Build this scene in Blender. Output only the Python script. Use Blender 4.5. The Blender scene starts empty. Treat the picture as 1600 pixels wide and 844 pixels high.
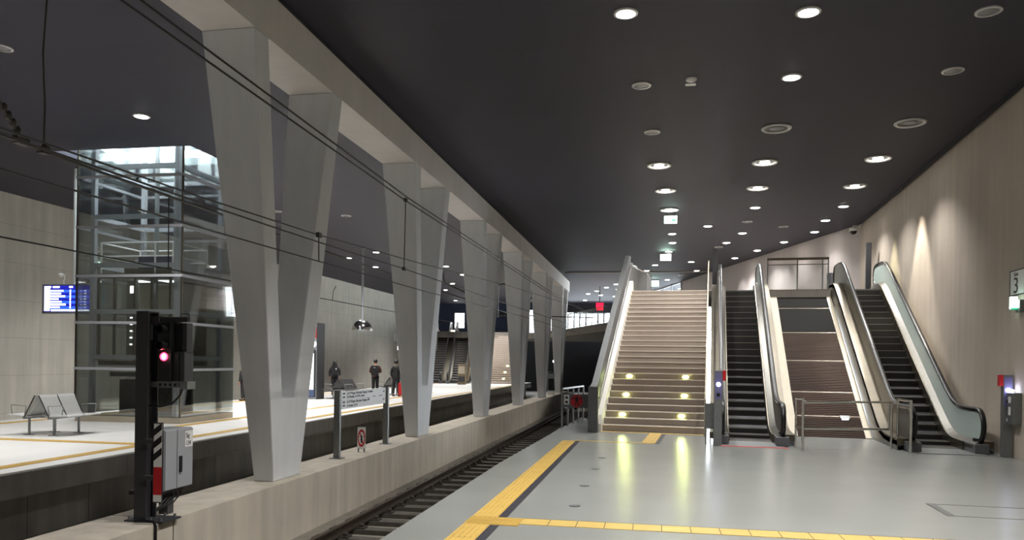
import bpy, bmesh, math, random
from mathutils import Vector, Matrix
random.seed(7)
C = bpy.context.scene.collection
R = math.radians
PI = math.pi

# ------------------------------------------------------------------ materials
def lin(c):
    return tuple(((v / 255) / 12.92 if v / 255 <= .04045 else ((v / 255 + .055) / 1.055) ** 2.4) for v in c)

def new_mat(name):
    m = bpy.data.materials.new(name); m.use_nodes = True
    nt = m.node_tree
    return m, nt, nt.nodes['Principled BSDF']

def mat(name, rgb, rough=.5, metal=0., spec=.5, emit=None, es=0., noise=0., nscale=6., bump=0., bscale=60., rvar=0.):
    """rgb in sRGB 0-255; optional cloudy colour variation and fine bump"""
    m, nt, b = new_mat(name)
    col = lin(rgb) + (1,)
    b.inputs['Base Color'].default_value = col
    b.inputs['Roughness'].default_value = rough
    b.inputs['Metallic'].default_value = metal
    b.inputs['Specular IOR Level'].default_value = spec
    if emit:
        b.inputs['Emission Color'].default_value = lin(emit) + (1,)
        b.inputs['Emission Strength'].default_value = es
    tc = nt.nodes.new('ShaderNodeTexCoord')
    if noise or rvar:
        n = nt.nodes.new('ShaderNodeTexNoise'); n.inputs['Scale'].default_value = nscale; n.inputs['Detail'].default_value = 6
        nt.links.new(tc.outputs['Object'], n.inputs['Vector'])
        if noise:
            mr = nt.nodes.new('ShaderNodeMapRange')
            mr.inputs['From Min'].default_value = .3; mr.inputs['From Max'].default_value = .7
            mr.inputs['To Min'].default_value = 1 - noise; mr.inputs['To Max'].default_value = 1 + noise
            nt.links.new(n.outputs['Fac'], mr.inputs['Value'])
            mx = nt.nodes.new('ShaderNodeVectorMath'); mx.operation = 'SCALE'
            mx.inputs[0].default_value = col[:3]
            nt.links.new(mr.outputs['Result'], mx.inputs['Scale'])
            nt.links.new(mx.outputs['Vector'], b.inputs['Base Color'])
        if rvar:
            m2 = nt.nodes.new('ShaderNodeMapRange')
            m2.inputs['To Min'].default_value = max(0, rough - rvar); m2.inputs['To Max'].default_value = min(1, rough + rvar)
            nt.links.new(n.outputs['Fac'], m2.inputs['Value']); nt.links.new(m2.outputs['Result'], b.inputs['Roughness'])
    if bump:
        n2 = nt.nodes.new('ShaderNodeTexNoise'); n2.inputs['Scale'].default_value = bscale; n2.inputs['Detail'].default_value = 3
        nt.links.new(tc.outputs['Object'], n2.inputs['Vector'])
        bp = nt.nodes.new('ShaderNodeBump'); bp.inputs['Strength'].default_value = bump; bp.inputs['Distance'].default_value = .01
        nt.links.new(n2.outputs['Fac'], bp.inputs['Height']); nt.links.new(bp.outputs['Normal'], b.inputs['Normal'])
    return m

def concrete(name, rgb, joints=None, rough=.75, var=.13, streak=.1, jdark=.75):
    """board-marked concrete: clouds, vertical streaks, and formwork joints; joints = (axis u, period u, period z, offset u, offset z)"""
    m, nt, b = new_mat(name)
    N, L = nt.nodes, nt.links
    b.inputs['Roughness'].default_value = rough
    tc = N.new('ShaderNodeTexCoord')
    n1 = N.new('ShaderNodeTexNoise'); n1.inputs['Scale'].default_value = .55; n1.inputs['Detail'].default_value = 8; n1.inputs['Roughness'].default_value = .65
    L.new(tc.outputs['Object'], n1.inputs['Vector'])
    mp = N.new('ShaderNodeMapping'); mp.inputs['Scale'].default_value = (3.2, 3.2, .22)
    L.new(tc.outputs['Object'], mp.inputs['Vector'])
    n2 = N.new('ShaderNodeTexNoise'); n2.inputs['Scale'].default_value = 1.3; n2.inputs['Detail'].default_value = 5
    L.new(mp.outputs['Vector'], n2.inputs['Vector'])
    def rng(src, lo, hi):
        r = N.new('ShaderNodeMapRange'); r.inputs['From Min'].default_value = .3; r.inputs['From Max'].default_value = .7
        r.inputs['To Min'].default_value = lo; r.inputs['To Max'].default_value = hi
        L.new(src, r.inputs['Value']); return r.outputs['Result']
    def mul(a, c):
        q = N.new('ShaderNodeMath'); q.operation = 'MULTIPLY'; L.new(a, q.inputs[0])
        if isinstance(c, float): q.inputs[1].default_value = c
        else: L.new(c, q.inputs[1])
        return q.outputs[0]
    f = mul(rng(n1.outputs['Fac'], 1 - var, 1 + var), rng(n2.outputs['Fac'], 1 - streak, 1 + streak))
    bump_h = n1.outputs['Fac']
    if joints:
        ax, pu, pz, ou, oz = joints
        sx = N.new('ShaderNodeSeparateXYZ'); L.new(tc.outputs['Object'], sx.inputs[0])
        def line(src, period, off, width):
            a = N.new('ShaderNodeMath'); a.operation = 'ADD'; a.inputs[1].default_value = off + 1000 * period; L.new(src, a.inputs[0])
            p = N.new('ShaderNodeMath'); p.operation = 'MODULO'; p.inputs[1].default_value = period; L.new(a.outputs[0], p.inputs[0])
            q = N.new('ShaderNodeMath'); q.operation = 'LESS_THAN'; q.inputs[1].default_value = width; L.new(p.outputs[0], q.inputs[0])
            return q.outputs[0]
        l1 = line(sx.outputs[ax], pu, ou, .018); l2 = line(sx.outputs['Z'], pz, oz, .018)
        mxn = N.new('ShaderNodeMath'); mxn.operation = 'MAXIMUM'; L.new(l1, mxn.inputs[0]); L.new(l2, mxn.inputs[1])
        r = N.new('ShaderNodeMapRange'); r.inputs['To Min'].default_value = 1; r.inputs['To Max'].default_value = jdark
        L.new(mxn.outputs[0], r.inputs['Value'])
        f = mul(f, r.outputs['Result'])
    sc = N.new('ShaderNodeVectorMath'); sc.operation = 'SCALE'; sc.inputs[0].default_value = lin(rgb); L.new(f, sc.inputs['Scale'])
    L.new(sc.outputs['Vector'], b.inputs['Base Color'])
    n3 = N.new('ShaderNodeTexNoise'); n3.inputs['Scale'].default_value = 35; L.new(tc.outputs['Object'], n3.inputs['Vector'])
    bp = N.new('ShaderNodeBump'); bp.inputs['Strength'].default_value = .15; bp.inputs['Distance'].default_value = .01
    L.new(n3.outputs['Fac'], bp.inputs['Height']); L.new(bp.outputs['Normal'], b.inputs['Normal'])
    return m

def glass(name, tint=(252, 254, 253), base=.06, rough=.02):
    """thin pane: see-through with a fresnel reflection"""
    m = bpy.data.materials.new(name); m.use_nodes = True
    nt = m.node_tree; nt.nodes.clear()
    o = nt.nodes.new('ShaderNodeOutputMaterial'); mx = nt.nodes.new('ShaderNodeMixShader')
    t = nt.nodes.new('ShaderNodeBsdfTransparent'); t.inputs['Color'].default_value = lin(tint) + (1,)
    g = nt.nodes.new('ShaderNodeBsdfGlossy'); g.inputs['Roughness'].default_value = rough
    lw = nt.nodes.new('ShaderNodeLayerWeight'); lw.inputs['Blend'].default_value = .35
    mr = nt.nodes.new('ShaderNodeMapRange'); mr.inputs['To Min'].default_value = base; mr.inputs['To Max'].default_value = .75
    nt.links.new(lw.outputs['Fresnel'], mr.inputs['Value']); nt.links.new(mr.outputs['Result'], mx.inputs['Fac'])
    nt.links.new(t.outputs[0], mx.inputs[1]); nt.links.new(g.outputs[0], mx.inputs[2]); nt.links.new(mx.outputs[0], o.inputs['Surface'])
    return m

def stripes(name, ca, cb, axis, period, duty=.5, rough=.5, metal=0., spec=.5):
    m, nt, b = new_mat(name); N, L = nt.nodes, nt.links
    tc = N.new('ShaderNodeTexCoord'); sx = N.new('ShaderNodeSeparateXYZ'); L.new(tc.outputs['Object'], sx.inputs[0])
    a = N.new('ShaderNodeMath'); a.operation = 'ADD'; a.inputs[1].default_value = 1000 * period; L.new(sx.outputs[axis], a.inputs[0])
    p = N.new('ShaderNodeMath'); p.operation = 'MODULO'; p.inputs[1].default_value = period; L.new(a.outputs[0], p.inputs[0])
    q = N.new('ShaderNodeMath'); q.operation = 'LESS_THAN'; q.inputs[1].default_value = period * duty; L.new(p.outputs[0], q.inputs[0])
    mx = N.new('ShaderNodeMix'); mx.data_type = 'RGBA'
    mx.inputs['A'].default_value = lin(ca) + (1,); mx.inputs['B'].default_value = lin(cb) + (1,)
    L.new(q.outputs[0], mx.inputs['Factor']); L.new(mx.outputs['Result'], b.inputs['Base Color'])
    b.inputs['Roughness'].default_value = rough; b.inputs['Metallic'].default_value = metal; b.inputs['Specular IOR Level'].default_value = spec
    return m

M = dict(
    col=concrete('column_concrete', (210, 212, 213), rough=.7, var=.06, streak=.05),
    beam=concrete('beam_concrete', (210, 204, 199), rough=.7, var=.07, streak=.03),
    plinth=concrete('plinth_concrete', (188, 179, 164), rough=.8, var=.12, streak=.12),
    wallr=concrete('wall_concrete_right', (182, 170, 156), ('Y', 2.6, 9., .9, .5), var=.1, streak=.07, jdark=.9),
    walll=concrete('wall_concrete_left', (176, 172, 162), ('Y', 5.2, 1.28, .3, .25), var=.1, streak=.1),
    wallb=concrete('wall_plaster_back', (186, 178, 176), var=.05, streak=.04),
    bed=concrete('trackbed_concrete', (120, 114, 104), var=.25, streak=.1, rough=.9),
    under=concrete('platform_face_concrete', (122, 118, 110), ('Y', 1.35, 9., .2, .5), var=.22, streak=.15, jdark=.35),
    lip=concrete('platform_lip_concrete', (112, 107, 100), ('Y', 4.2, 9., .2, .5), var=.15, streak=.12, jdark=.5),
    slab=concrete('slab_concrete', (120, 114, 106), var=.12),
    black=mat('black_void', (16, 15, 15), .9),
    navy=mat('navy_plaster', (40, 50, 74), .7),
    floorl=mat('left_platform_floor', (216, 215, 212), .32, noise=.05, nscale=1.5, rvar=.06),
    steel=mat('brushed_steel', (126, 124, 118), .36, 1., noise=.06, nscale=9),
    steelw=mat('satin_steel_warm', (116, 110, 98), .4, 1., noise=.06, nscale=5),
    chrome=mat('polished_chrome', (214, 214, 210), .12, 1.),
    galv=mat('galvanised_steel', (136, 138, 138), .5, .8, noise=.08, nscale=20),
    greym=mat('grey_painted_metal', (98, 99, 102), .45, .3),
    greyl=mat('light_grey_enamel', (158, 160, 164), .4),
    white=mat('white_enamel', (226, 226, 222), .4),
    cream=mat('cream_panel', (176, 167, 148), .4, .25, noise=.06, nscale=2.),
    dark=mat('dark_grey_paint', (54, 53, 56), .5),
    blk=mat('black_paint', (18, 18, 19), .45),
    rub=mat('black_rubber', (16, 16, 17), .38),
    wire=mat('wire_black', (26, 25, 25), .5, .3),
    wireg=mat('weathered_tube', (78, 75, 70), .55, .4),
    railm=mat('rail_steel', (104, 92, 82), .38, .9, noise=.12, nscale=6),
    rust=mat('rusty_iron', (52, 44, 38), .8),
    sleep=mat('sleeper_concrete', (74, 69, 62), .9, noise=.2, nscale=7),
    yellow=mat('yellow_tile', (200, 166, 86), .42, noise=.07, nscale=7),
    yellowg=mat('yellow_plain_tile', (204, 174, 98), .3, noise=.06, nscale=9),
    yjoint=mat('tile_joint', (66, 60, 46), .6),
    darkstrip=mat('dark_contrast_strip', (50, 50, 56), .45),
    red=mat('red_enamel', (190, 26, 34), .4),
    redstripe=mat('red_stripe', (226, 92, 92), .4),
    bronze=mat('bronze_deck', (128, 112, 92), .4, .6),
    tread=mat('stair_tread', (156, 144, 133), .6, noise=.06, nscale=4),
    riser=mat('stair_riser', (164, 151, 140), .55, noise=.06, nscale=3),
    nosing=mat('stair_nosing', (232, 224, 210), .5),
    stringer=mat('white_stringer', (220, 216, 206), .5),
    estep=stripes('escalator_step_ribs', (66, 63, 60), (30, 29, 28), 'X', .012, .5, .5, .4),
    enose=mat('escalator_step_edge', (138, 132, 124), .4, .6),
    combp=stripes('comb_plate', (120, 118, 112), (84, 82, 78), 'X', .03, .5, .45, .6),
    rampd=mat('ramp_dark_sheet', (19, 18, 15), .8, 0., .1, noise=.1, nscale=8),
    ramps=stripes('ramp_ribbed_sheet', (30, 23, 19), (80, 62, 52), 'Y', .085, .62, .7, 0., .12),
    rampl=mat('ramp_joint_strip', (140, 128, 112), .4, .4),
    gl=glass('clear_glass', (251, 253, 252), .05),
    glt=glass('lift_glass', (249, 252, 251), .09, .03),
    glo=mat('milky_green_glass', (182, 196, 190), .25, 0., .6),
    perfd=mat('dark_perforated_steel', (86, 84, 82), .45, .4),
    perf=mat('perforated_steel', (196, 196, 194), .45, .3),
    skin=mat('skin', (176, 128, 104), .55),
    hair=mat('dark_hair', (24, 20, 19), .6),
    coatb=mat('black_coat', (22, 22, 25), .75),
    coatg=mat('charcoal_parka', (34, 33, 36), .8),
    coatr=mat('dark_brown_red_jacket', (66, 34, 28), .7),
    trou=mat('dark_trousers', (20, 20, 24), .8),
    fur=mat('grey_fur_trim', (92, 88, 82), .9, bump=.6, bscale=90),
    redcase=mat('red_suitcase', (170, 26, 28), .4),
    lampon=mat('lamp_lit', (255, 250, 240), .4, emit=(255, 250, 240), es=22),
    lampstep=mat('step_lamp_lit', (240, 255, 190), .4, emit=(238, 255, 150), es=30),
    lampoff=mat('lamp_unlit_glass', (136, 134, 136), .25),
    ring=mat('lamp_ring', (206, 204, 202), .35, .2),
    lampin=mat('lamp_reflector_dark', (66, 64, 66), .3, .5),
    redlamp=mat('red_signal_lamp', (255, 60, 80), .3, emit=(255, 40, 70), es=6),
    redcore=mat('red_signal_core', (255, 220, 225), .3, emit=(255, 215, 222), es=14),
    bluew=mat('blue_white_lamp', (225, 225, 255), .3, emit=(215, 220, 255), es=12),
    greenw=mat('exit_sign_lit', (225, 255, 240), .3, emit=(215, 255, 238), es=5),
    green=mat('exit_green_lit', (20, 160, 110), .3, emit=(20, 160, 110), es=1.),
    redlit=mat('red_sign_lit', (235, 20, 50), .4, emit=(235, 20, 50), es=1.6),
    scrw=mat('screen_white', (250, 250, 255), .4, emit=(250, 250, 255), es=1.6),
    scrb=mat('screen_blue', (40, 80, 215), .4, emit=(40, 80, 215), es=1.1),
    scrd=mat('screen_navy', (20, 24, 130), .4, emit=(20, 24, 130), es=1.),
    cyan=mat('pale_cyan_panel', (150, 190, 198), .4),
    adlit=mat('lit_poster_case', (240, 244, 244), .4, emit=(240, 246, 246), es=1.3),
    blueb=mat('blue_base', (70, 84, 120), .5),
    purple=mat('purple_grey_panel', (120, 116, 158), .4, .3),
    shaftw=mat('white_shaft_lining', (222, 228, 232), .4),
    bulk=mat('dark_bulkhead', (34, 33, 40), .7),
    tunlamp=mat('tunnel_lamp', (255, 246, 235), .4, emit=(255, 246, 235), es=10),
)

# ceiling: dark boards with faint joints
def ceiling_mat():
    m, nt, b = new_mat('ceiling_dark_boards'); N, L = nt.nodes, nt.links
    tc = N.new('ShaderNodeTexCoord')
    br = N.new('ShaderNodeTexBrick'); br.inputs['Scale'].default_value = 1
    br.inputs['Brick Width'].default_value = 2.4; br.inputs['Row Height'].default_value = 1.2; br.inputs['Mortar Size'].default_value = .008
    a, c = lin((45, 42, 55)), lin((48, 45, 58))
    br.inputs['Color1'].default_value = a + (1,); br.inputs['Color2'].default_value = c + (1,); br.inputs['Mortar'].default_value = lin((40, 37, 45)) + (1,)
    L.new(tc.outputs['Object'], br.inputs['Vector'])
    L.new(br.outputs['Color'], b.inputs['Base Color'])
    b.inputs['Roughness'].default_value = .62
    return m
M['ceil'] = ceiling_mat()

def floor_mat():
    m, nt, b = new_mat('right_platform_floor'); N, L = nt.nodes, nt.links
    tc = N.new('ShaderNodeTexCoord')
    n = N.new('ShaderNodeTexNoise'); n.inputs['Scale'].default_value = .8; n.inputs['Detail'].default_value = 8
    L.new(tc.outputs['Object'], n.inputs['Vector'])
    cr = N.new('ShaderNodeValToRGB'); cr.color_ramp.elements[0].position = .3; cr.color_ramp.elements[1].position = .72
    cr.color_ramp.elements[0].color = lin((134, 136, 132)) + (1,); cr.color_ramp.elements[1].color = lin((140, 142, 137)) + (1,)
    L.new(n.outputs['Fac'], cr.inputs['Fac']); L.new(cr.outputs['Color'], b.inputs['Base Color'])
    mp = N.new('ShaderNodeMapping'); mp.inputs['Scale'].default_value = (1, 1.6, 1); L.new(tc.outputs['Object'], mp.inputs['Vector'])
    n2 = N.new('ShaderNodeTexNoise'); n2.inputs['Scale'].default_value = 1.4; L.new(mp.outputs['Vector'], n2.inputs['Vector'])
    mr = N.new('ShaderNodeMapRange'); mr.inputs['To Min'].default_value = .25; mr.inputs['To Max'].default_value = .28
    L.new(n2.outputs['Fac'], mr.inputs['Value']); L.new(mr.outputs['Result'], b.inputs['Roughness'])
    b.inputs['Specular IOR Level'].default_value = .6
    return m
M['floor'] = floor_mat()

# ------------------------------------------------------------------ mesh builder
class MB:
    def __init__(s):
        s.v = []; s.f = []; s.mi = []; s.sm = []; s.mats = []
        s.cur = 0
    def use(s, m):
        if m not in s.mats: s.mats.append(m)
        s.cur = s.mats.index(m); return s
    def add(s, vs, fs, smooth=False):
        o = len(s.v); s.v += [tuple(p) for p in vs]
        for f in fs:
            s.f.append([i + o for i in f]); s.mi.append(s.cur); s.sm.append(smooth)
        return s
    def box(s, x0, x1, y0, y1, z0, z1, rz=0., mat4=None):
        vs = [Vector((x, y, z)) for z in (z0, z1) for y in (y0, y1) for x in (x0, x1)]
        if rz:
            c = Vector(((x0 + x1) / 2, (y0 + y1) / 2, 0)); r = Matrix.Rotation(rz, 3, 'Z')
            vs = [r @ (p - c) + c for p in vs]
        if mat4: vs = [mat4 @ p for p in vs]
        return s.add(vs, [(0, 2, 3, 1), (4, 5, 7, 6), (0, 1, 5, 4), (2, 6, 7, 3), (0, 4, 6, 2), (1, 3, 7, 5)])
    def prism(s, poly, axis, a, b, smooth=False):
        """poly of 2-D points extruded along axis: 'x' -> (y,z), 'y' -> (x,z), 'z' -> (x,y)"""
        def mk(p, t):
            return {'x': (t, p[0], p[1]), 'y': (p[0], t, p[1]), 'z': (p[0], p[1], t)}[axis]
        n = len(poly)
        vs = [mk(p, a) for p in poly] + [mk(p, b) for p in poly]
        area = sum(poly[i][0] * poly[(i + 1) % n][1] - poly[(i + 1) % n][0] * poly[i][1] for i in range(n))
        fs = [tuple(range(n))[::-1], tuple(range(n, 2 * n))] + [(i, (i + 1) % n, n + (i + 1) % n, n + i) for i in range(n)]
        flip = (area < 0) != (axis == 'y') 
        if (b < a): flip = not flip
        if flip: fs = [f[::-1] for f in fs]
        return s.add(vs, fs, smooth)
    def tube(s, pts, r, n=8, closed=False, caps=True):
        pts = [Vector(p) for p in pts]
        rs = r if isinstance(r, (list, tuple)) else [r] * len(pts)
        rings = []; up = None
        for i, p in enumerate(pts):
            if closed: d = (pts[(i + 1) % len(pts)] - pts[i - 1]).normalized()
            elif i == 0: d = (pts[1] - p).normalized()
            elif i == len(pts) - 1: d = (p - pts[i - 1]).normalized()
            else: d = ((pts[i + 1] - p).normalized() + (p - pts[i - 1]).normalized()).normalized()
            if up is None:
                up = Vector((0, 0, 1)) if abs(d.z) < .9 else Vector((1, 0, 0))
            a = d.cross(up).normalized(); u2 = a.cross(d).normalized(); up = u2
            rings.append([p + (a * math.cos(t) + u2 * math.sin(t)) * rs[i] for t in (2 * PI * k / n for k in range(n))])
        vs = [q for rg in rings for q in rg]; fs = []
        m = len(pts)
        for i in range(m if closed else m - 1):
            j = (i + 1) % m
            for k in range(n):
                fs.append((i * n + k, i * n + (k + 1) % n, j * n + (k + 1) % n, j * n + k))
        if caps and not closed:
            fs.append(tuple(range(n))[::-1]); fs.append(tuple((m - 1) * n + k for k in range(n)))
        return s.add(vs, fs, True)
    def lathe(s, prof, cx=0., cy=0., n=24, axis='z', o=(0, 0, 0)):
        """profile of (radius, height) turned about a vertical axis"""
        vs = []; fs = []
        for (r, h) in prof:
            for k in range(n):
                t = 2 * PI * k / n
                if axis == 'z': vs.append((cx + r * math.cos(t), cy + r * math.sin(t), h))
                elif axis == 'y': vs.append((o[0] + r * math.cos(t), o[1] + h, o[2] + r * math.sin(t)))
                else: vs.append((o[0] + h, o[1] + r * math.cos(t), o[2] + r * math.sin(t)))
        for i in range(len(prof) - 1):
            for k in range(n):
                fs.append((i * n + k, i * n + (k + 1) % n, (i + 1) * n + (k + 1) % n, (i + 1) * n + k))
        return s.add(vs, fs, True)
    def cyl(s, x, y, z0, z1, r, n=16, r2=None):
        r2 = r if r2 is None else r2
        vs = [(x + r * math.cos(2 * PI * k / n), y + r * math.sin(2 * PI * k / n), z0) for k in range(n)] + \
             [(x + r2 * math.cos(2 * PI * k / n), y + r2 * math.sin(2 * PI * k / n), z1) for k in range(n)]
        s.add(vs, [(k, (k + 1) % n, n + (k + 1) % n, n + k) for k in range(n)], True)
        return s.add(vs, [tuple(range(n))[::-1], tuple(range(n, 2 * n))])
    def ell(s, c, rx, ry, rz, n=14, m=9):
        vs = []; fs = []
        for i in range(m + 1):
            th = PI * i / m
            for k in range(n):
                ph = 2 * PI * k / n
                vs.append((c[0] + rx * math.sin(th) * math.cos(ph), c[1] + ry * math.sin(th) * math.sin(ph), c[2] - rz * math.cos(th)))
        for i in range(m):
            for k in range(n):
                fs.append((i * n + k, i * n + (k + 1) % n, (i + 1) * n + (k + 1) % n, (i + 1) * n + k))
        return s.add(vs, fs, True)
    def sweep(s, path, sec, smooth=True):
        """section (u across x, w along the in-plane normal) swept along a path of (x0, y, z) lying in a y-z plane"""
        P = [Vector(p) for p in path]; n = len(sec); vs = []; fs = []
        for i, p in enumerate(P):
            d = (P[min(i + 1, len(P) - 1)] - P[max(i - 1, 0)]).normalized()
            nrm = Vector((0, -d.z, d.y))
            for (u, w) in sec: vs.append(p + Vector((u, 0, 0)) + nrm * w)
        for i in range(len(P) - 1):
            for k in range(n): fs.append((i * n + k, (i + 1) * n + k, (i + 1) * n + (k + 1) % n, i * n + (k + 1) % n))
        fs.append(tuple(range(n))); fs.append(tuple((len(P) - 1) * n + k for k in range(n))[::-1])
        return s.add(vs, fs, smooth)
    def build(s, name, m=None, parent=None, loc=None, rz=0., label=None, bevel=0.):
        me = bpy.data.meshes.new(name)
        me.from_pydata(s.v, [], s.f); me.update()
        ms = s.mats if s.mats else [m]
        for q in ms: me.materials.append(M[q] if isinstance(q, str) else q)
        me.polygons.foreach_set('material_index', s.mi if s.mats else [0] * len(s.f))
        me.polygons.foreach_set('use_smooth', s.sm)
        bm = bmesh.new(); bm.from_mesh(me); bmesh.ops.recalc_face_normals(bm, faces=bm.faces)
        bm.to_mesh(me); bm.free()
        o = bpy.data.objects.new(name, me); C.objects.link(o)
        if parent is not None: o.parent = parent
        if loc is not None: o.location = loc
        if rz: o.rotation_euler = (0, 0, rz)
        if label: o['label'] = label
        if bevel:
            b = o.modifiers.new('bevel', 'BEVEL'); b.width = bevel; b.segments = 2; b.limit_method = 'ANGLE'
        if any(s.sm):
            me.set_sharp_from_angle(angle=R(40))
        return o

def tag(o, label, cat, group=None, kind=None):
    o['label'] = label; o['category'] = cat
    if group: o['group'] = group
    if kind: o['kind'] = kind
    return o
def thing(name, label, cat, loc=(0, 0, 0), rz=0., group=None):
    o = bpy.data.objects.new(name, None); C.objects.link(o); o.empty_display_size = .2
    o.location = loc; o.rotation_euler = (0, 0, rz)
    return tag(o, label, cat, group)
def struct(mb, name, m=None, label=None, cat=None):
    o = mb.build(name, m); o['kind'] = 'structure'
    if label: o['label'] = label; 
    if cat: o['category'] = cat
    return o
def kids(o): return [c for c in bpy.data.objects if c.parent == o]
def dup(root, loc, rz=0., label=None, group=None):
    """a copy of a thing with copies of its parts and sub-parts"""
    def rec(o, par):
        c = o.copy(); C.objects.link(c)
        if par is not None: c.parent = par
        for k in KID.get(o.name, ()): rec(k, c)
        return c
    KID = {}
    for q in bpy.data.objects:
        if q.parent: KID.setdefault(q.parent.name, []).append(q)
    r = rec(root, None); r.location = loc; r.rotation_euler = (0, 0, rz)
    if label: r['label'] = label
    if group: r['group'] = group
    return r

def text_mesh(txt, size, name, m, parent, mat4, align='LEFT', ext=.002, sx=1.):
    cu = bpy.data.curves.new('lettering', 'FONT'); cu.body = txt; cu.size = size; cu.align_x = align; cu.extrude = ext
    to = bpy.data.objects.new('lettering_tmp', cu); C.objects.link(to)
    dg = bpy.context.evaluated_depsgraph_get(); dg.update()
    me = bpy.data.meshes.new_from_object(to.evaluated_get(dg))
    bpy.data.objects.remove(to); bpy.data.curves.remove(cu)
    me.transform(mat4 @ Matrix.Diagonal((sx, 1, 1, 1)))
    me.materials.clear(); me.materials.append(M[m])
    o = bpy.data.objects.new(name, me); C.objects.link(o)
    if parent is not None: o.parent = parent
    return o
def facing(px, py, pz, rz=0.):
    """text plane standing upright at a point; rz=0 faces -y, rz=90deg faces +x"""
    return Matrix.Translation((px, py, pz)) @ Matrix.Rotation(rz, 4, 'Z') @ Matrix.Rotation(PI / 2, 4, 'X')

TH = R(4.0)                      # the stairs and escalators stand turned by this much against the tracks
def SW(x, y, z=0.):
    c, s = math.cos(TH), math.sin(TH)
    return (x * c + y * s, -x * s + y * c, z)
def sthing(name, label, cat, x, y, z=0., rz=0., group=None):
    return thing(name, label, cat, SW(x, y, z), -TH + rz, group)
H = 7.2                          # ceiling height

# ================================================================== THE SETTING
def wall_seg(mb, x0, y0, x1, y1, z0, z1, t):
    """upright slab from (x0,y0) to (x1,y1); thickness t grows to the right of the direction of travel"""
    d = Vector((x1 - x0, y1 - y0)).normalized(); n = Vector((d.y, -d.x)) * t
    mb.prism([(x0, y0), (x1, y1), (x1 + n.x, y1 + n.y), (x0 + n.x, y0 + n.y)], 'z', z0, z1)

# right platform
m = MB().use('floor')
m.prism([(-2.6, -12), (6.0, -12), (7.4, 16.5), (7.9, 30), (-1.0, 27.5), (-1.75, 24), (-2.3, 24), (-2.42, 20), (-2.6, 13)], 'z', -.28, 0)
m.use('lip').prism([(-2.85, -12), (6, -12), (7.4, 16.5), (7.9, 30), (-1.3, 27.5), (-1.9, 24), (-2.85, 24)], 'z', -1.15, -.28)
struct(m, 'floor', label='light grey polished platform floor in front of the escalators', cat='floor')
# left island platform
m = MB().use('floorl')
L_EDGE = [(-9.35, -12), (-9.35, 12), (-9.7, 33), (-10.2, 62), (-10.2, 64)]
m.prism(L_EDGE + [(-17.0, 64), (-17.0, -12)], 'z', -.03, 0)
m.use('lip').prism(L_EDGE + [(-17.0, 64), (-17.0, -12)], 'z', -.4, -.03)
struct(m, 'floor_left', label='bright island platform between the left tracks', cat='floor')
m = MB().use('under').prism([(x - .42, y) for x, y in L_EDGE] + [(-16.7, 64), (-16.7, -12)], 'z', -1.15, -.4)
struct(m, 'wall_platform', label='dark recessed block wall under the left platform edge', cat='wall')
m = MB().use('bed').box(-21.6, -.7, -12, 75, -1.4, -1.15)
struct(m, 'floor_trackbed', label='dark concrete track bed', cat='floor')
m = MB().use('plinth').box(-6.5, -5.67, -12, 51.4, -1.15, -.2)
for y in (2.0, 8.35, 26., 44.):                       # joints in the top of the dividing wall
    m.use('yjoint').box(-6.502, -5.668, y, y + .015, -.9, -.198)
struct(m, 'wall_plinth', label='low concrete dividing wall that carries the V columns', cat='wall')
m = MB().use('beam').box(-6.5, -5.66, -12, 51.4, 6.47, H)
m.use('bulk').box(-5.66, -5.63, -12, 51.4, H - .05, H)
struct(m, 'trim_beam', label='long concrete beam under the ceiling on the V columns', cat='beam')
# ceiling with the opening over the lift
HX0, HX1, HY0, HY1 = -15.85, -11.85, 17.95, 20.85
m = MB().use('ceil')
m.box(-21.8, 9, -12.3, HY0, H, H + .3); m.box(-21.8, 9, HY1, 76, H, H + .3)
m.box(-21.8, HX0, HY0, HY1, H, H + .3); m.box(HX1, 9, HY0, HY1, H, H + .3)
struct(m, 'ceiling', label='dark blue-grey ceiling', cat='ceiling')
m = MB().use('rampl').box(-5.4, 3.2, 46.3, 46.38, H - .05, H)
struct(m, 'trim_1', label='thin pale joint line across the far ceiling', cat='trim')
m = MB().use('bulk'); wall_seg(m, 6.85, 16., 7.62, 31., H - .07, H, -.06); wall_seg(m, 5.45, -12, 6.85, 16., H - .07, H, -.06)
struct(m, 'trim_2', label='dark joint between right wall and ceiling', cat='trim')
m = MB().use('wallr'); wall_seg(m, 5.5, -12, 6.95, 16.5, 0, H, .3); wall_seg(m, 6.95, 16.5, 7.7, 31.3, 0, H, .3)
struct(m, 'wall_right', label='tall board-marked concrete wall on the right', cat='wall')
m = MB().use('wallb'); wall_seg(m, 7.7, 31.3, 1.7, 52., 4.25, H, .3)
struct(m, 'wall_back', label='pale wall angled away behind the escalator tops', cat='wall')
m = MB().use('walll').box(-21.8, -21.5, -12, 72, -1.15, H)
struct(m, 'wall_left', label='concrete wall behind the island platform', cat='wall')
m = MB().use('wallb').box(-21.8, 6.2, -12.3, -12, -1.15, H)
struct(m, 'wall_front', label='wall at the near end of the hall', cat='wall')
m = MB().use('black').box(-22, -1, 75, 75.3, -1.4, 4); m.box(-.95, -.65, 27.7, 75, -1.15, 3.72); m.box(-1.9, -1.75, 23.9, 24, -1.15, -.02); m.box(-1.9, -.65, 27.6, 27.7, -1.15, -.02)  # near-black colour stands in for the lack of light in the tunnel
struct(m, 'wall_tunnel', label='unlit tunnel walls under the upper concourse, shade painted black', cat='wall')
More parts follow.
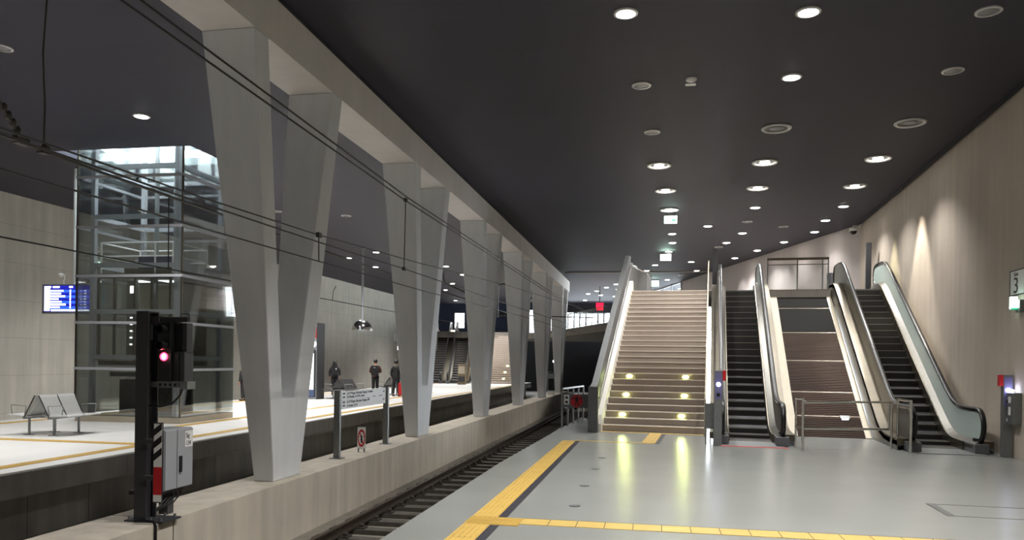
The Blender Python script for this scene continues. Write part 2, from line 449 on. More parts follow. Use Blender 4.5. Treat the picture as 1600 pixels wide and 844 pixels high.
# upper concourse
a = SW(-2.95, 27.05); b = SW(6.6, 27.05)
m = MB().use('slab')
m.prism([a[:2], (-1.55, 38), (-2.95, 47.8), (-6.5, 57.3), (-10.2, 65.2), (-21.6, 62.9), (-21.6, 73), (-8.5, 73), (-3.0, 73), (2.0, 52.1), (8.0, 31.4), b[:2]], 'z', 3.72, 4.25)
struct(m, 'floor_concourse', label='upper concourse slab bridging the tracks at the far end', cat='floor')
m = MB().use('navy').box(-21.6, -8.5, 71.5, 71.8, 4.25, H)
struct(m, 'wall_concourse', label='dark blue back wall of the upper concourse', cat='wall')
m = MB().use('bulk').box(-8.6, -3.4, 70.6, 70.95, 6.35, H)
struct(m, 'trim_3', label='dark bulkhead above the far glazing', cat='trim')
# glazing at the far end, daylight outside
def facade(name, x0, y0, x1, y1, z0, z1, n, label):
    r = thing(name, label, 'window', (x0, y0, z0)); r['kind'] = 'structure'
    d = Vector((x1 - x0, y1 - y0)); Ln = d.length; ang = math.atan2(d.y, d.x)
    r.rotation_euler = (0, 0, ang)
    g = MB().box(0, Ln, -.006, .006, 0, z1 - z0).build('pane', 'gl', r)
    for i in range(n + 1):
        x = Ln * i / n
        MB().box(x - .035, x + .035, -.06, .06, 0, z1 - z0).build('mullion', 'greyl', r)
    for z in (0., z1 - z0 - .08): MB().box(0, Ln, -.05, .05, z, z + .08).build('transom', 'greyl', r)
facade('window_1', 1.7, 52., -3.5, 70.5, 4.25, H, 9, 'daylit glazed wall beyond the stairs')
facade('window_2', -3.5, 70.8, -8.5, 71.2, 4.25, 6.35, 9, 'daylit glazing across the far end behind the bridge railing')
# skylight shaft over the lift
m = MB().use('shaftw')
m.box(HX0 - .2, HX0, HY0 - .2, HY1 + .2, H + .3, 7.72); m.box(HX1, HX1 + .2, HY0 - .2, HY1 + .2, H + .3, 7.72)
m.box(HX0, HX1, HY0 - .2, HY0, H + .3, 7.72); m.box(HX0, HX1, HY1, HY1 + .2, H + .3, 7.72)
m.box(HX0, HX1, HY1 - .1, HY1, 7.95, 8.05); m.box(HX0, HX0 + .1, HY0, HY1, 7.95, 8.05); m.box(HX0, HX0 + .1, HY0, HY1, 8.3, 8.4)
for x in (-15.3, -14.3, -13.3, -12.4): m.box(x - .04, x + .04, HY1 - .08, HY1, 7.72, 9.)
struct(m, 'trim_4', label='white skylight shaft over the glass lift', cat='shaft')

# ------------------------------------------------------------------ V columns
def v_profile():
    # (y, z) outline seen from the side, y measured from the near face of the foot
    return [(0, -.2), (-1.12, 6.47), (-.72, 6.47), (.18, 1.1), (.6, 1.1), (1.58, 6.47), (2.0, 6.47), (.92, -.2)]
def xl(z): return -6.2 - (z + .2) / 6.67 * .3
def xr(z): return -5.86 + (z + .2) / 6.67 * .2
P = v_profile(); n = len(P)
m = MB().use('col')
vs = [(xl(z) + 6.08, y, z + .2) for y, z in P] + [(xr(z) + 6.08, y, z + .2) for y, z in P]
m.add(vs, [tuple(range(n)), tuple(range(n, 2 * n))[::-1]] + [(i, n + i, n + (i + 1) % n, (i + 1) % n) for i in range(n)])
col0 = m.build('v_column', bevel=.02)
COLLAB = ['V-shaped concrete column beside the signal post, largest of the row',
          'V-shaped concrete column just beyond the white direction board, second in the row',
          'V-shaped concrete column third in the row, left of the far staircase',
          'V-shaped concrete column fourth in the row, right of the far staircase',
          'V-shaped concrete column fifth in the row, before the end of the beam',
          'V-shaped concrete column last of the row at the beam end']
for i in range(6):
    o = col0 if i == 0 else col0.copy()
    if i: C.objects.link(o)
    o.location = (-6.08, 11.2 + 7.5 * i, -.2)
    tag(o, COLLAB[i], 'column', 'V columns along the dividing wall', 'thing')

# ------------------------------------------------------------------ tracks
sl = MB()
sl.use('sleep').box(-1.15, 1.15, -.12, .12, 0, .08)
slp = sl.build('sleeper'); 
for sx in (-.7525, .7525):
    q = MB().use('rust').box(sx - .2, sx + .2, -.09, .09, .08, .105)
    for s2 in (-.13, .13): q.box(sx + s2 - .03, sx + s2 + .03, -.05, .05, .105, .15)
    q.build('rail_chair', parent=slp)
TR = [(-4.14, 'right'), (-7.95, 'middle')]
first = True
for cx, w in TR:
    for k in range(60 if w == 'right' else 46):
        y = 4.0 + .68 * k
        lab = 'dark concrete sleeper under the rails of the track beside the grey platform' if w == 'right' else 'dark concrete sleeper in the track along the bright island platform'
        if first: slp.location = (cx, y, -1.15); tag(slp, lab, 'sleeper', 'sleepers of the right track'); first = False
        else: dup(slp, (cx, y, -1.15), 0, lab, 'sleepers of the %s track' % w)
RP = [(-.07, 0), (.07, 0), (.07, .012), (.012, .03), (.012, .105), (.036, .12), (.036, .15), (-.036, .15), (-.036, .105 + .015), (-.012, .105), (-.012, .03), (-.07, .012)]
RL = ['steel rail beside the concrete dividing wall, its top shining', 'steel rail under the edge of the grey right platform',
      'steel rail nearest the island platform', 'steel rail on the far side of the dividing wall']
for i, x in enumerate((-4.9, -3.39, -8.71, -7.2)):
    o = MB().use('railm').prism(RP, 'y', -8, 70).build('rail', loc=(x, 0, -1.05))
    tag(o, RL[i], 'rail', 'running rails')

# ------------------------------------------------------------------ tactile paving
def ribbed(name, x0, x1, y0, y1, along, label, group=None, nr=5, loc=None, rz=0., plain=False, tile=.3, edge=None):
    """yellow guide strip, ribs running along 'x' or 'y'; joints every tile; edge = contrasting dark band (x0,x1,y0,y1)"""
    cx, cy = (x0 + x1) / 2, (y0 + y1) / 2
    r = thing(name, label, 'tactile paving', loc or (cx, cy, 0), rz, group)
    hx, hy = (x1 - x0) / 2, (y1 - y0) / 2
    m = MB().use('yellowg' if plain else 'yellow').box(-hx, hx, -hy, hy, .0, .006)
    if not plain:
        for k in range(nr):
            if along == 'y':
                c = -hx + (k + .5) * 2 * hx / nr; m.box(c - .016, c + .016, -hy, hy, .006, .0115)
            else:
                c = -hy + (k + .5) * 2 * hy / nr; m.box(-hx, hx, c - .016, c + .016, .006, .0115)
    m.use('yjoint')
    L2 = hy if along == 'y' else hx; k = -L2 + tile
    while k < L2 - .05 and tile > 0:
        if along == 'y': m.box(-hx, hx, k - .004, k + .004, .0062, .0072)
        else: m.box(k - .004, k + .004, -hy, hy, .0062, .0072)
        k += tile
    m.build('tile_band', parent=r)
    if edge:
        MB().use('darkstrip').box(edge[0] - cx, edge[1] - cx, edge[2] - cy, edge[3] - cy, 0, .004).build('dark_edging', parent=r)
    return r
ribbed('tactile_strip', -1.99, -1.7, 2., 8.02, 'y', 'yellow ribbed guide strip running to the bottom of the picture', 'platform guide strips', tile=.6, edge=(-1.7, -1.6, 2, 8.02))
ribbed('tactile_strip', -1.99, -1.7, 8.42, 17.05, 'y', 'long yellow ribbed guide strip along the platform edge beside the track', 'platform guide strips', tile=.6, edge=(-1.7, -1.6, 8.42, 17.05))
ribbed('tactile_junction', -1.99, -1.4, 8.03, 8.41, 'x', 'yellow ribbed junction tiles where the two guide strips cross', nr=7, tile=.3)
r = ribbed('tactile_strip', 0, 7.0, 0, .3, 'x', 'plain yellow tile strip crossing the floor towards the right wall', 'platform guide strips', plain=True, loc=(2.1, 8.3, 0), rz=R(.3), tile=.3, edge=(0, 7.0, .3, .33))
sthr = lambda *a, **k: ribbed(*a, **k)
p = SW(-2.05, 17.0); ribbed('tactile_strip', -.86, .86, -.06, .06, 'x', 'narrow yellow strip just before the staircase', 'platform guide strips', plain=True, loc=(p[0], p[1], 0), rz=-TH, tile=.3)
p = SW(-1.3, 18.2); ribbed('tactile_strip', -.15, .15, -1.2, 1.2, 'y', 'short yellow ribbed strip leading to the foot of the staircase', 'platform guide strips', loc=(p[0], p[1], 0), rz=-TH, tile=.6, edge=(.15, .25, -1.2, 1.2))
p = SW(-1.39, 19.5); ribbed('tactile_strip', -1.28, 1.28, -.1, .1, 'x', 'yellow strip across the foot of the staircase', 'platform guide strips', plain=True, loc=(p[0], p[1], 0), rz=-TH, tile=.3)
ribbed('tactile_strip', -10.08, -9.83, -8, 61, 'y', 'faded yellow strip along the near edge of the bright island platform', 'island platform guide strips', tile=0, rz=R(.45), loc=(-10.0, 26.5, 0))
ribbed('tactile_strip', -16.35, -16.1, -8, 61, 'y', 'yellow strip along the far edge of the island platform behind the bench', 'island platform guide strips', tile=0)
ribbed('tactile_strip', -16.1, -10.1, 13.55, 13.8, 'x', 'yellow strip crossing the island platform in front of the near bench', 'island platform guide strips', tile=0)
ribbed('tactile_strip', -11.9, -11.65, 16.2, 40, 'y', 'yellow strip beside the glass lift on the island platform', 'island platform guide strips', tile=0)

# floor details on the right platform
m = MB().use('yjoint')
for (x0, x1, y0, y1) in ((0, 1.3, 0, .012), (0, 1.3, .8, .812), (0, .012, 0, .8), (1.3, 1.312, 0, .8)): m.box(x0, x1, y0, y1, 0, .003)
m.use('galv').box(.012, .1, .012, .8, 0, .002)
o = m.build('floor_hatch', loc=(3.42, 9.85, 0), rz=-R(2)); tag(o, 'rectangular hatch outline in the grey floor at lower right', 'hatch')
DL = ['small round floor cap closest to the crossing of the yellow strips', 'second small round floor cap up from the yellow crossing', 'third small round floor cap up from the yellow crossing', 'small round floor cap farthest up the platform, below the staircase']
for i, (x, y) in enumerate(((-.93, 9.35), (-.95, 10.9), (-.93, 12.7), (-.92, 14.2))):
    o = MB().use('dark').cyl(0, 0, 0, .003, .07, 16).use('galv').cyl(0, 0, .003, .005, .05, 16).build('floor_stud', loc=(x, y, 0)); tag(o, DL[i], 'floor stud', 'caps in the platform floor')

# ================================================================== STAIRS
def make_stairs(name, label, X0, X1, n, rise, tread, loc, rz, lamps, left_parapet=True, right_rail=True):
    """local: x across, y up the flight (first riser at y=0), z up"""
    r = thing(name, label, 'staircase', loc, rz)
    for i in range(n):
        y = i * tread; z = (i + 1) * rise
        m = MB().use('riser').box(X0, X1, y, y + .02, z - rise, z - .03)
        m.use('tread').box(X0, X1, y - .012, y + tread + .02, z - .03, z)
        s = m.build('step', parent=r)
        q = MB().use('nosing').box(X0 + .01, X1 - .01, y - .016, y + .035, z - .022, z + .002); q.build('nosing_strip', parent=s)
        if i in lamps:
            for x in lamps[i]:
                q = MB().use('lampstep'); q.ell((x, y - .004, z - rise * .55), .085, .02, .04); q.build('step_lamp', parent=s)
    T = n * tread; Z = n * rise; sl = rise / tread
    # closed underside so nothing shows through
    MB().use('slab').prism([(0.02, 0), (T + .3, Z - .03), (T + .3, Z - .5), (.9, 0)], 'x', X0, X1).build('soffit', parent=r)
    if left_parapet:
        x0, x1 = X0 - .26, X0 - .12
        MB().use('stringer').prism([(-.28, 0), (-.28, .2), (-.1, .42), (T, Z + .38), (T + .2, Z + .3), (T + .2, Z - .3), (.3, 0)], 'x', X0 - .12, X0 + .0).build('white_stringer', parent=r, label='white painted stringer')
        MB().use('greym').prism([(-.5, 0), (-.5, 1.12), (-.12, 1.2), (T - .1, Z + 1.22), (T + .3, Z + 1.22), (T + .3, Z - .5), (.9, 0)], 'x', x0, x1).use('galv').prism([(-.52, 1.12), (-.5, 1.15), (-.13, 1.23), (T - .1, Z + 1.25), (T + .3, Z + 1.25), (T + .3, Z + 1.2), (T - .1, Z + 1.2), (-.12, 1.18), (-.5, 1.1)], 'x', x0 - .01, x1 + .01).build('parapet_panel', parent=r, label='grey metal parapet')
        MB().use('greym').box(x0 - .03, x1 + .08, -.62, -.48, 0, 1.15).build('end_post', parent=r, bevel=.008)
        xx = X0 - .04
        pts = [(xx - .05, -.45, .92), (xx, -.38, .86), (xx, -.2, .9)] + [(xx, y, y * sl + 1.02) for y in (0, T * .5, T - .05)] + [(xx, T + .3, Z + 1.0)]
        h = MB().use('steel').tube(pts, .024, 10).build('handrail', parent=r)
        for k in range(7):
            y = .4 + k * (T - .6) / 6
            MB().use('steel').tube([(xx, y, y * sl + 1.0), (xx, y, y * sl + .93), (xx - .09, y, y * sl + .9)], .009, 6).build('bracket', parent=h)
    if right_rail:
        xx = X1 + .02
        pts = [(xx, -1.45, 0), (xx, -1.45, .94), (xx, -1.3, 1.0), (xx, -.4, 1.0)] + [(xx, y, y * sl + 1.02) for y in (0, T * .5, T)] + [(xx, T + .5, Z + 1.0)]
        pts = [(xx, -.62, 0), (xx, -.62, .9), (xx, -.5, .97), (xx, -.2, 1.0)] + pts[4:]
        h = MB().use('cream').tube(pts, .024, 10).build('handrail', parent=r, label='pale tubular handrail')
        for k in range(6):
            y = .9 + k * (T - 1.2) / 5; z = (int(y / tread) + 1) * rise
            MB().use('steel').tube([(xx, y, z), (xx, y, y * sl + 1.0)], .014, 6).build('baluster', parent=h)
    return r
RISE, TREAD = 1.75 / 10.7, .2833
NS = 26
make_stairs('staircase', 'wide pale staircase with white step edges left of the escalators', -1.28, 1.26, NS, RISE, TREAD, SW(-1.39, 19.72), -TH,
            {2: (-.84, .68), 5: (-.84, .72), 8: (-.84, .72)})

# ================================================================== ESCALATORS
ZT = 4.25
def sp(t, k=.22):
    u = t / k
    return t if u > 30 else (0 if u < -30 else k * math.log1p(math.exp(u)))
TAN = math.tan(R(30))
def L(y): return TAN * (sp(y - 2.2) - sp(y - 2.2 - ZT / TAN))     # step line; y = 0 at the front of the landing plate
YT = 2.2 + ZT / TAN                                                # top of the incline
Y0, Y1 = .62, YT + 1.35                                            # centres of the end newels
def ys(a, b, n=40): return [a + (b - a) * i / n for i in range(n + 1)]
def newel_path(off, r):
    """handrail line: lower half-circle, up the flight, upper half-circle; in (y, z)"""
    pts = [(Y0 + r * math.cos(t), off - r + r * math.sin(t)) for t in [PI * 1.5 - PI * i / 12 for i in range(13)]]
    pts += [(y, L(y) + off) for y in ys(Y0 + .1, Y1 - .1, 60)]
    pts += [(Y1 + r * math.cos(t), ZT + off - r + r * math.sin(t)) for t in [PI * .5 - PI * i / 12 for i in range(13)]]
    return pts
W2 = .46
def make_escalator(name, label, loc, rz, left='steel', right='steel', wide_right=0., left_clad='steel', stripe=True):
    r = thing(name, label, 'escalator', loc, rz)
    # landing plate, comb plate, top plate
    MB().use('galv').box(-W2 - .2, W2 + .2, .02, 1.2, 0, .012).build('landing_plate', parent=r)
    MB().use('combp').box(-W2, W2, 1.2, 1.45, 0, .02).build('comb_plate', parent=r)
    MB().use('galv').box(-W2 - .2, W2 + .2, YT + .3, Y1 + .6, ZT, ZT + .012).build('top_plate', parent=r)
    if stripe: MB().use('redstripe').box(-W2 - .22, W2 + .26, -.05, .02, 0, .01).build('floor_stripe', parent=r, label='red stripe on the floor')
    # steps
    st = []
    zs = [.03, .12] + [.2 * k for k in range(1, 22)] 
    y0s = [1.5, 1.83]
    for k in range(23):
        if k < 2: y = 1.5 + .36 * k; z = (.02, .1)[k]
        else: y = 2.2 + (k - 1) * .2 / TAN; z = .2 * (k - 1)
        if z > ZT: break
        zb = (0 if k == 0 else (0.02 if k == 1 else (.1 if k == 2 else z - .2))) - .02
        m = MB().use('estep').box(-W2, W2, y, y + .4, zb if k else -.05, z)
        s = m.build('step', parent=r)
        MB().use('enose').box(-W2 + .005, W2 - .005, y - .004, y + .018, z - .016, z + .003).build('step_edge', parent=s)
    for sd, kind, wd in ((-1, left, .22), (1, right, .22 + wide_right)):
        # skirt
        yy = ys(1.0, YT + .6, 50)
        def ribbon(xa, xb, lo, hi, mt, nm, ya=Y0 - .05, yb=Y1 + .05, lab=None):
            Y = ys(ya, yb, 56)
            poly = [(y, L(y) + hi) for y in Y] + [(y, L(y) + lo) for y in reversed(Y)]
            return MB().use(mt).prism(poly, 'x', sd * xa, sd * xb).build(nm, parent=r, label=lab)
        ribbon(W2, W2 + .025, -.22, .2, 'steelw', 'skirt', 1.0, YT + .8)
        # inner deck: sloping steel ledge beside the steps
        Y = ys(Y0 - .2, Y1 + .2, 56)
        m = MB().use('steel')
        vs = []; fs = []
        for y in Y:
            z = L(y)
            vs += [(sd * (W2 + .025), y, z + .17), (sd * (W2 + .16), y, z + .27), (sd * (W2 + .16), y, z + .1), (sd * (W2 + .025), y, z + .1)]
        for i in range(len(Y) - 1):
            for k in range(4): fs.append((4 * i + k, 4 * i + (k + 1) % 4, 4 * i + 4 + (k + 1) % 4, 4 * i + 4 + k))
        fs += [(0, 1, 2, 3), tuple(4 * (len(Y) - 1) + k for k in range(4))]
        m.add(vs, fs).build('inner_deck', parent=r)
        # balustrade panel with rounded ends
        top = newel_path(.86, .31)
        Yb = ys(Y1 - .05, Y0 + .05, 56)
        poly = top + [(y, L(y) + .2) for y in Yb]
        bm_ = {'steel': 'steel', 'glass': 'glo', 'warm': 'steelw'}[kind]
        o = MB().use(bm_).prism(poly, 'x', sd * (W2 + .16), sd * (W2 + .185)).build('balustrade_panel', parent=r, label='milky green glass balustrade' if kind == 'glass' else None)
        # handrail guide and handrail
        sec = [(-.035, -.02), (.035, -.02), (.035, .015), (-.035, .015)]
        MB().use('chrome').sweep([(sd * (W2 + .172), y, z) for y, z in newel_path(.875, .325)], sec, False).build('handrail_guide', parent=r, label='chrome handrail guide')
        k = 8; sec = [(.052 * math.cos(2 * PI * i / 10), .026 * math.sin(2 * PI * i / 10)) for i in range(10)]
        MB().use('rub').sweep([(sd * (W2 + .172), y, z) for y, z in newel_path(.91, .36)], sec).build('handrail', parent=r, label='black rubber handrail')
        # outer deck and cladding
        xa, xb = W2 + .185, W2 + .22 + wd
        ribbon(xa, xb, .1, .24, 'bronze' if (sd == 1 and wide_right) else 'steelw', 'outer_deck')
        Y = ys(Y0 - .05, Y1 + .05, 56)
        poly = [(y, L(y) + .2) for y in Y] + [(Y[-1], ZT - .6), (YT, ZT - .9)] + [(y, max(0., L(y) - .9)) for y in reversed(ys(Y0 - .05, YT - .1, 30))]
        m = MB().use('steelw' if sd == 1 else left_clad).prism(poly, 'x', sd * (xb - .02), sd * xb)
        m.build('side_cladding', parent=r)
        # plate joints on the cladding
        # newel base boxes
        m = MB().use('greym').box(sd * (W2 + .03), sd * (W2 + .3), Y0 - .32, Y0 + .5, 0.01, .2)
        m.use('rub').box(sd * (W2 + .11), sd * (W2 + .235), Y0 - .1, Y0 + .12, .2, .3)
        m.build('newel_base', parent=r, bevel=.01)
        m = MB().use('greym').box(sd * (W2 + .03), sd * (W2 + .3), Y1 - .4, Y1 + .2, ZT, ZT + .2); m.build('newel_base', parent=r, bevel=.01)
    # truss underside
    MB().use('dark').prism([(1.6, -.05), (2.4, .0), (YT, ZT - .25), (YT + 1, ZT - .3), (YT + 1, ZT - .9), (YT, ZT - .9), (3.4, 0)], 'x', -W2 - .18, W2 + .18).build('truss', parent=r)
    return r
EY = 17.12
make_escalator('escalator', 'dark-stepped escalator between the staircase and the brown incline', SW(.9, EY), -TH)
make_escalator('escalator', 'escalator with milky glass side along the right wall', SW(4.72, EY), -TH, left='warm', right='glass', wide_right=.02, stripe=False)

# ------------------------------------------------------------------ brown incline between the escalators
RA = 20.1; RT = RA + ZT / TAN
r = sthing('incline', 'brown ribbed sloping surface filling the gap between the two escalators', 'ramp', 2.88, RA)
edges = [0, .8, 1.8, 3.26, 4.75, 6.2, RT - RA]
rot = Matrix.Rotation(R(30), 4, 'X'); cs = math.cos(R(30))
for i in range(6):
    y0, y1 = edges[i] / cs, edges[i + 1] / cs
    m = MB().use('ramps' if i < 4 else 'rampd').box(-.77, .77, y0, y1 - .02, -.06, 0)
    if i < 4:
        m.use('rampl' if 0 else 'ramps')
        k = y0 + .03
        while k < y1 - .06: m.box(-.77, .77, k, k + .045, 0, .012); k += .085
    o = m.build('ribbed_panel' if i < 4 else 'smooth_panel', parent=r); o.rotation_euler = (R(30), 0, 0)
    if i:
        q = MB().use('rampl').box(-.77, .77, y0 - .02, y0 + .012, -.05, .014).build('joint_strip', parent=r); q.rotation_euler = (R(30), 0, 0)
for s, x0, x1 in ((-1, .775, 1.04), (1, .775, .92)):
    q = MB().use('cream').box(s * x0, s * x1, 0, (RT - RA) / cs, -.06, .02).build('side_panel', parent=r, label='cream metal side panel'); q.rotation_euler = (R(30), 0, 0)
q = MB().use('galv').box(.3, .52, .78, .92, .0, .05).use('scrw').box(.33, .49, .775, .78, .01, .045).build('slope_lamp', parent=r); q.rotation_euler = (R(30), 0, 0)
# glass guard at its top
r = sthing('guard_rail', 'steel and glass guard rail across the top of the brown incline', 'railing', 2.8, RT + .12, ZT)
xs = (-.96, 0., .8, .98)
for x in xs: MB().use('galv').box(x - .02, x + .02, -.02, .02, 0, 1.12).build('post', parent=r)
MB().use('steelw').box(-.98, 1.0, -.03, .03, 1.07, 1.15).build('top_rail', parent=r)
MB().use('galv').box(-.98, 1.0, -.015, .015, .9, .93).build('mid_rail', parent=r)
MB().use('gl').box(-.95, .97, -.006, .006, .06, .88).build('glass_panel', parent=r)
MB().use('bronze').box(-.98, 1.0, -.05, .05, 0, .07).build('kick_plate', parent=r)

# ------------------------------------------------------------------ upper level left of the stairs
r = sthing('guard_rail', 'curved steel guard rail with dark glass at the head of the staircase', 'railing', -2.87, 27.3, ZT)
cur = [(0, 0), (.02, 1.2), (.1, 2.6), (.3, 3.9), (.42, 5.0)]
MB().use('chrome').tube([(x, y, 1.15) for x, y in cur] + [(.44, 5.05, 0)], .03, 8).build('top_rail', parent=r)
for (x, y) in ((.05, 2.0), (.3, 3.9)): MB().use('steel').tube([(x, y, 0), (x, y, 1.15)], .02, 8).build('post', parent=r)
m = MB().use('galv')
for i in range(4): 
    (a0, b0), (a1, b1) = cur[i], cur[i + 1]
    m.add([(a0, b0, .05), (a1, b1, .05), (a1, b1, 1.08), (a0, b0, 1.08), (a0 + .012, b0, .05), (a1 + .012, b1, .05), (a1 + .012, b1, 1.08), (a0 + .012, b0, 1.08)],
          [(0, 1, 2, 3), (4, 7, 6, 5), (0, 4, 5, 1), (3, 2, 6, 7), (0, 3, 7, 4), (1, 5, 6, 2)])
m.build('infill_panel', parent=r)

# ------------------------------------------------------------------ control pillars
def pillar(lab, x, y, z=0., h=1.62, dark=False, flip=1):
    r = sthing('control_pillar', lab, 'control pillar', x, y, z)
    MB().use('dark' if dark else 'galv').box(-.085, .085, -.07, .07, 0, h).build('post', parent=r, bevel=.006)
    if not dark:
        MB().use('purple').box(-.07, .07, -.078, -.07, h - .62, h - .04).build('face_plate', parent=r, label='purplish face plate')
        q = MB().use('bluew'); q.ell((0, -.08, h - .3), .045, .02, .045); q.build('indicator_lamp', parent=r, label='blue-white lamp')
        q = MB().use('blk'); q.lathe([(0, -.012), (.035, -.012), (.04, 0)], axis='y', o=(0, -.08, h - .52), n=14); q.build('key_switch', parent=r)
        MB().use('red').box(flip * .085, flip * .15, -.07, .05, h - .22, h + .0).build('emergency_stop_box', parent=r, label='red emergency stop box')
    return r
pillar('grey post with lamp and red button at the foot of the left escalator', .17, 17.15)
pillar('grey post with lamp and red button beside the right wall', 5.66, 17.1, flip=-1)
pillar('slim dark post at the head of the left escalator', .1, 28.2, ZT, 1.6, True)
pillar('slim dark post at the head of the right escalator by the wall', 5.2, 28.6, ZT, 1.75, True)
r = sthing('barrier_panel', 'small grey blocking panel between the stair handrail and the left escalator', 'panel', .02, 17.35)
MB().use('galv').box(-.13, .1, -.012, .012, .34, .9).build('plate', parent=r)
for x in (-.1, .07): MB().use('galv').tube([(x, .03, 0), (x, .03, .88)], .016, 8).build('post', parent=r)

# ------------------------------------------------------------------ tubular barriers
r = sthing('tubular_barrier', 'long two-bar tubular barrier across the foot of the brown incline', 'barrier', 2.76, 17.2)
def bar(pts, nm='rail', rad=.024): return MB().use('chrome').tube(pts, rad, 10).build(nm, parent=r)
A_, B_ = (-.91, -.45), (.92, .6)
bar([(A_[0], A_[1], 0), (A_[0], A_[1], 1.09)], 'post', .027); bar([(-.99, .12, 0), (-.99, .12, 1.05)], 'post', .022); bar([(.98, .62, 0), (.98, .62, 1.0)], 'post', .024)
bar([(A_[0], A_[1], 1.0), (B_[0] + .06, B_[1], 1.0)], 'top_rail'); bar([(A_[0], A_[1], .46), (B_[0], B_[1], .42)], 'lower_rail')
bar([(B_[0], B_[1], 1.0), (B_[0], B_[1], .42)], 'end_bar', .02)
bar([(-.99, .12, 1.03), (A_[0], A_[1], 1.06)], 'side_rail', .02); bar([(-.99, .12, .45), (A_[0], A_[1], .46)], 'side_rail', .016)
r = sthing('tubular_barrier', 'short tubular barrier with steel plate at the foot of the right escalator', 'barrier', 3.95, 17.6)
bar([(0, -.47, 0), (0, -.47, 1.06)], 'post', .03); bar([(-.02, .55, 0), (-.02, .55, 1.06)], 'post', .026)
bar([(0, -.47, 1.05), (-.02, .55, 1.05)], 'top_rail', .026); bar([(0, -.47, .9), (-.02, .55, .9)], 'mid_rail', .018)
MB().use('steel').box(-.02, .0, -.42, .5, .28, .86).build('plate', parent=r)

# ------------------------------------------------------------------ guard fence by the track
r = thing('guard_fence', 'low tubular fence closing the platform end left of the staircase', 'fence', (-2.4, 20.35, 0), R(-6))
for k in range(5):
    MB().use('galv').tube([(0, k * .72, 0), (0, k * .72, 1.04)], .026, 8).build('post', parent=r)
MB().use('galv').tube([(0, 0, 1.04), (0, 2.88, 1.04)], .026, 8).build('top_rail', parent=r)
MB().use('galv').tube([(0, .3, .52), (0, 2.88, .52)], .02, 8).build('lower_rail', parent=r)
s = thing('warning_sign', 'grey warning board with red disc and black figure on the fence', 'sign', (-2.4, 20.3, .55), -TH)
MB().use('greym').box(.03, .74, -.012, .012, 0, .36).build('board', parent=s)
q = MB().use('red'); q.lathe([(0, -.003), (.165, -.003), (.165, 0), (0, 0)], axis='y', o=(.4, -.013, .18), n=28); q.build('red_disc', parent=s)
def figure(mb, cx, y0, y1, cz, k):
    mb.lathe([(0, y0), (.024 * k, y0), (.024 * k, y1), (0, y1)], axis='y', o=(cx, 0, cz + .125 * k), n=12)
    mb.box(cx - .035 * k, cx + .035 * k, y0, y1, cz - .02 * k, cz + .095 * k)
    mb.box(cx - .15 * k, cx + .15 * k, y0, y1, cz + .06 * k, cz + .09 * k)
    for s_ in (-1, 1):
        mb.prism([(cx + s_ * .004 * k, cz), (cx + s_ * .035 * k, cz), (cx + s_ * .06 * k, cz - .14 * k), (cx + s_ * .028 * k, cz - .14 * k)], 'y', y0, y1)
q = MB().use('blk'); figure(q, .4, -.021, -.017, .18, .95); q.build('figure_symbol', parent=s)
q = MB().use('white').box(.06, .2, -.016, -.012, .08, .34)
q.use('blk')
for z in (.15, .27):
    q.prism([(.085, z - .035), (.175, z - .035), (.16, z + .01), (.13, z + .045), (.1, z + .01)], 'y', -.02, -.016)
q.build('pictogram_plate', parent=s, label='small white plate with two black pictograms')

# ------------------------------------------------------------------ right wall fittings
def wx(y): return 5.5 + (y + 12) / 28.5 * 1.45            # face of the right wall
def wall_thing(nm, lab, cat, y, z): return thing(nm, lab, cat, (wx(y), y, z), -math.atan(1.45 / 28.5))
r = wall_thing('platform_number_sign', 'white sign with black number 3 high on the right wall', 'sign', 16.5, 3.2)
MB().use('white').box(-.02, 0, -.34, .34, 0, .46).build('plate', parent=r)
q = MB().use('dark')
for a in ((-.026, 0, -.36, -.335, -.02, .48), (-.026, 0, .335, .36, -.02, .48), (-.026, 0, -.36, .36, -.02, .0), (-.026, 0, -.36, .36, .46, .48)): q.box(*a)
q.build('sign_frame', parent=r)
text_mesh('Gleis', .105, 'lettering', 'blk', r, facing(-.022, .17, .36, -PI / 2))
text_mesh('3', .44, 'lettering', 'blk', r, facing(-.022, .2, .03, -PI / 2), sx=1.25)
r = wall_thing('emergency_light', 'small lit green-white emergency light on the right wall below the number sign', 'emergency light', 16.3, 2.85)
MB().use('galv').box(-.09, 0, -.12, .08, -.02, .22).build('housing', parent=r)
MB().use('greenw').box(-.2, -.09, -.02, .06, .05, .28).use('green').box(-.2, -.09, -.021, .061, .04, .07).build('lit_panel', parent=r)
r = wall_thing('wall_control_box', 'grey control box with small lamp on the right wall beside the post', 'wall box', 16.45, .66)
MB().use('galv').box(-.14, 0, -.2, .2, 0, .62).build('housing', parent=r, bevel=.01)
MB().use('white').box(-.146, -.14, -.06, .06, .42, .54).box(-.146, -.14, -.05, .05, .18, .34).box(-.146, -.14, .1, .16, .05, .11).build('button_plate', parent=r)
q = MB().use('bluew'); q.ell((-.1, 0, .66), .03, .1, .02); q.build('indicator_lamp', parent=r)
r = thing('security_camera', 'white dome camera where the right wall meets the ceiling', 'camera', (7.5, 31.2, H))
MB().use('white').tube([(.12, .0, -.12), (-.1, -.1, -.12), (-.12, -.12, -.2)], .05, 8).build('bracket', parent=r)
q = MB().use('white'); q.lathe([(0.05, -.16), (.16, -.2), (.17, -.3), (.15, -.32)], cx=-.12, cy=-.12, n=18); q.build('housing', parent=r)
q = MB().use('blk'); q.ell((-.12, -.12, -.32), .12, .12, .12); q.build('dome', parent=r)
r = sthing('waste_bin', 'dark green bin on the upper level beside the right escalator', 'bin', 4.2, 29.4, ZT)
MB().use('dark').lathe([(0, 0), (.2, 0), (.22, .75), (.2, .78), (.0, .78)], n=18).build('body', parent=r)
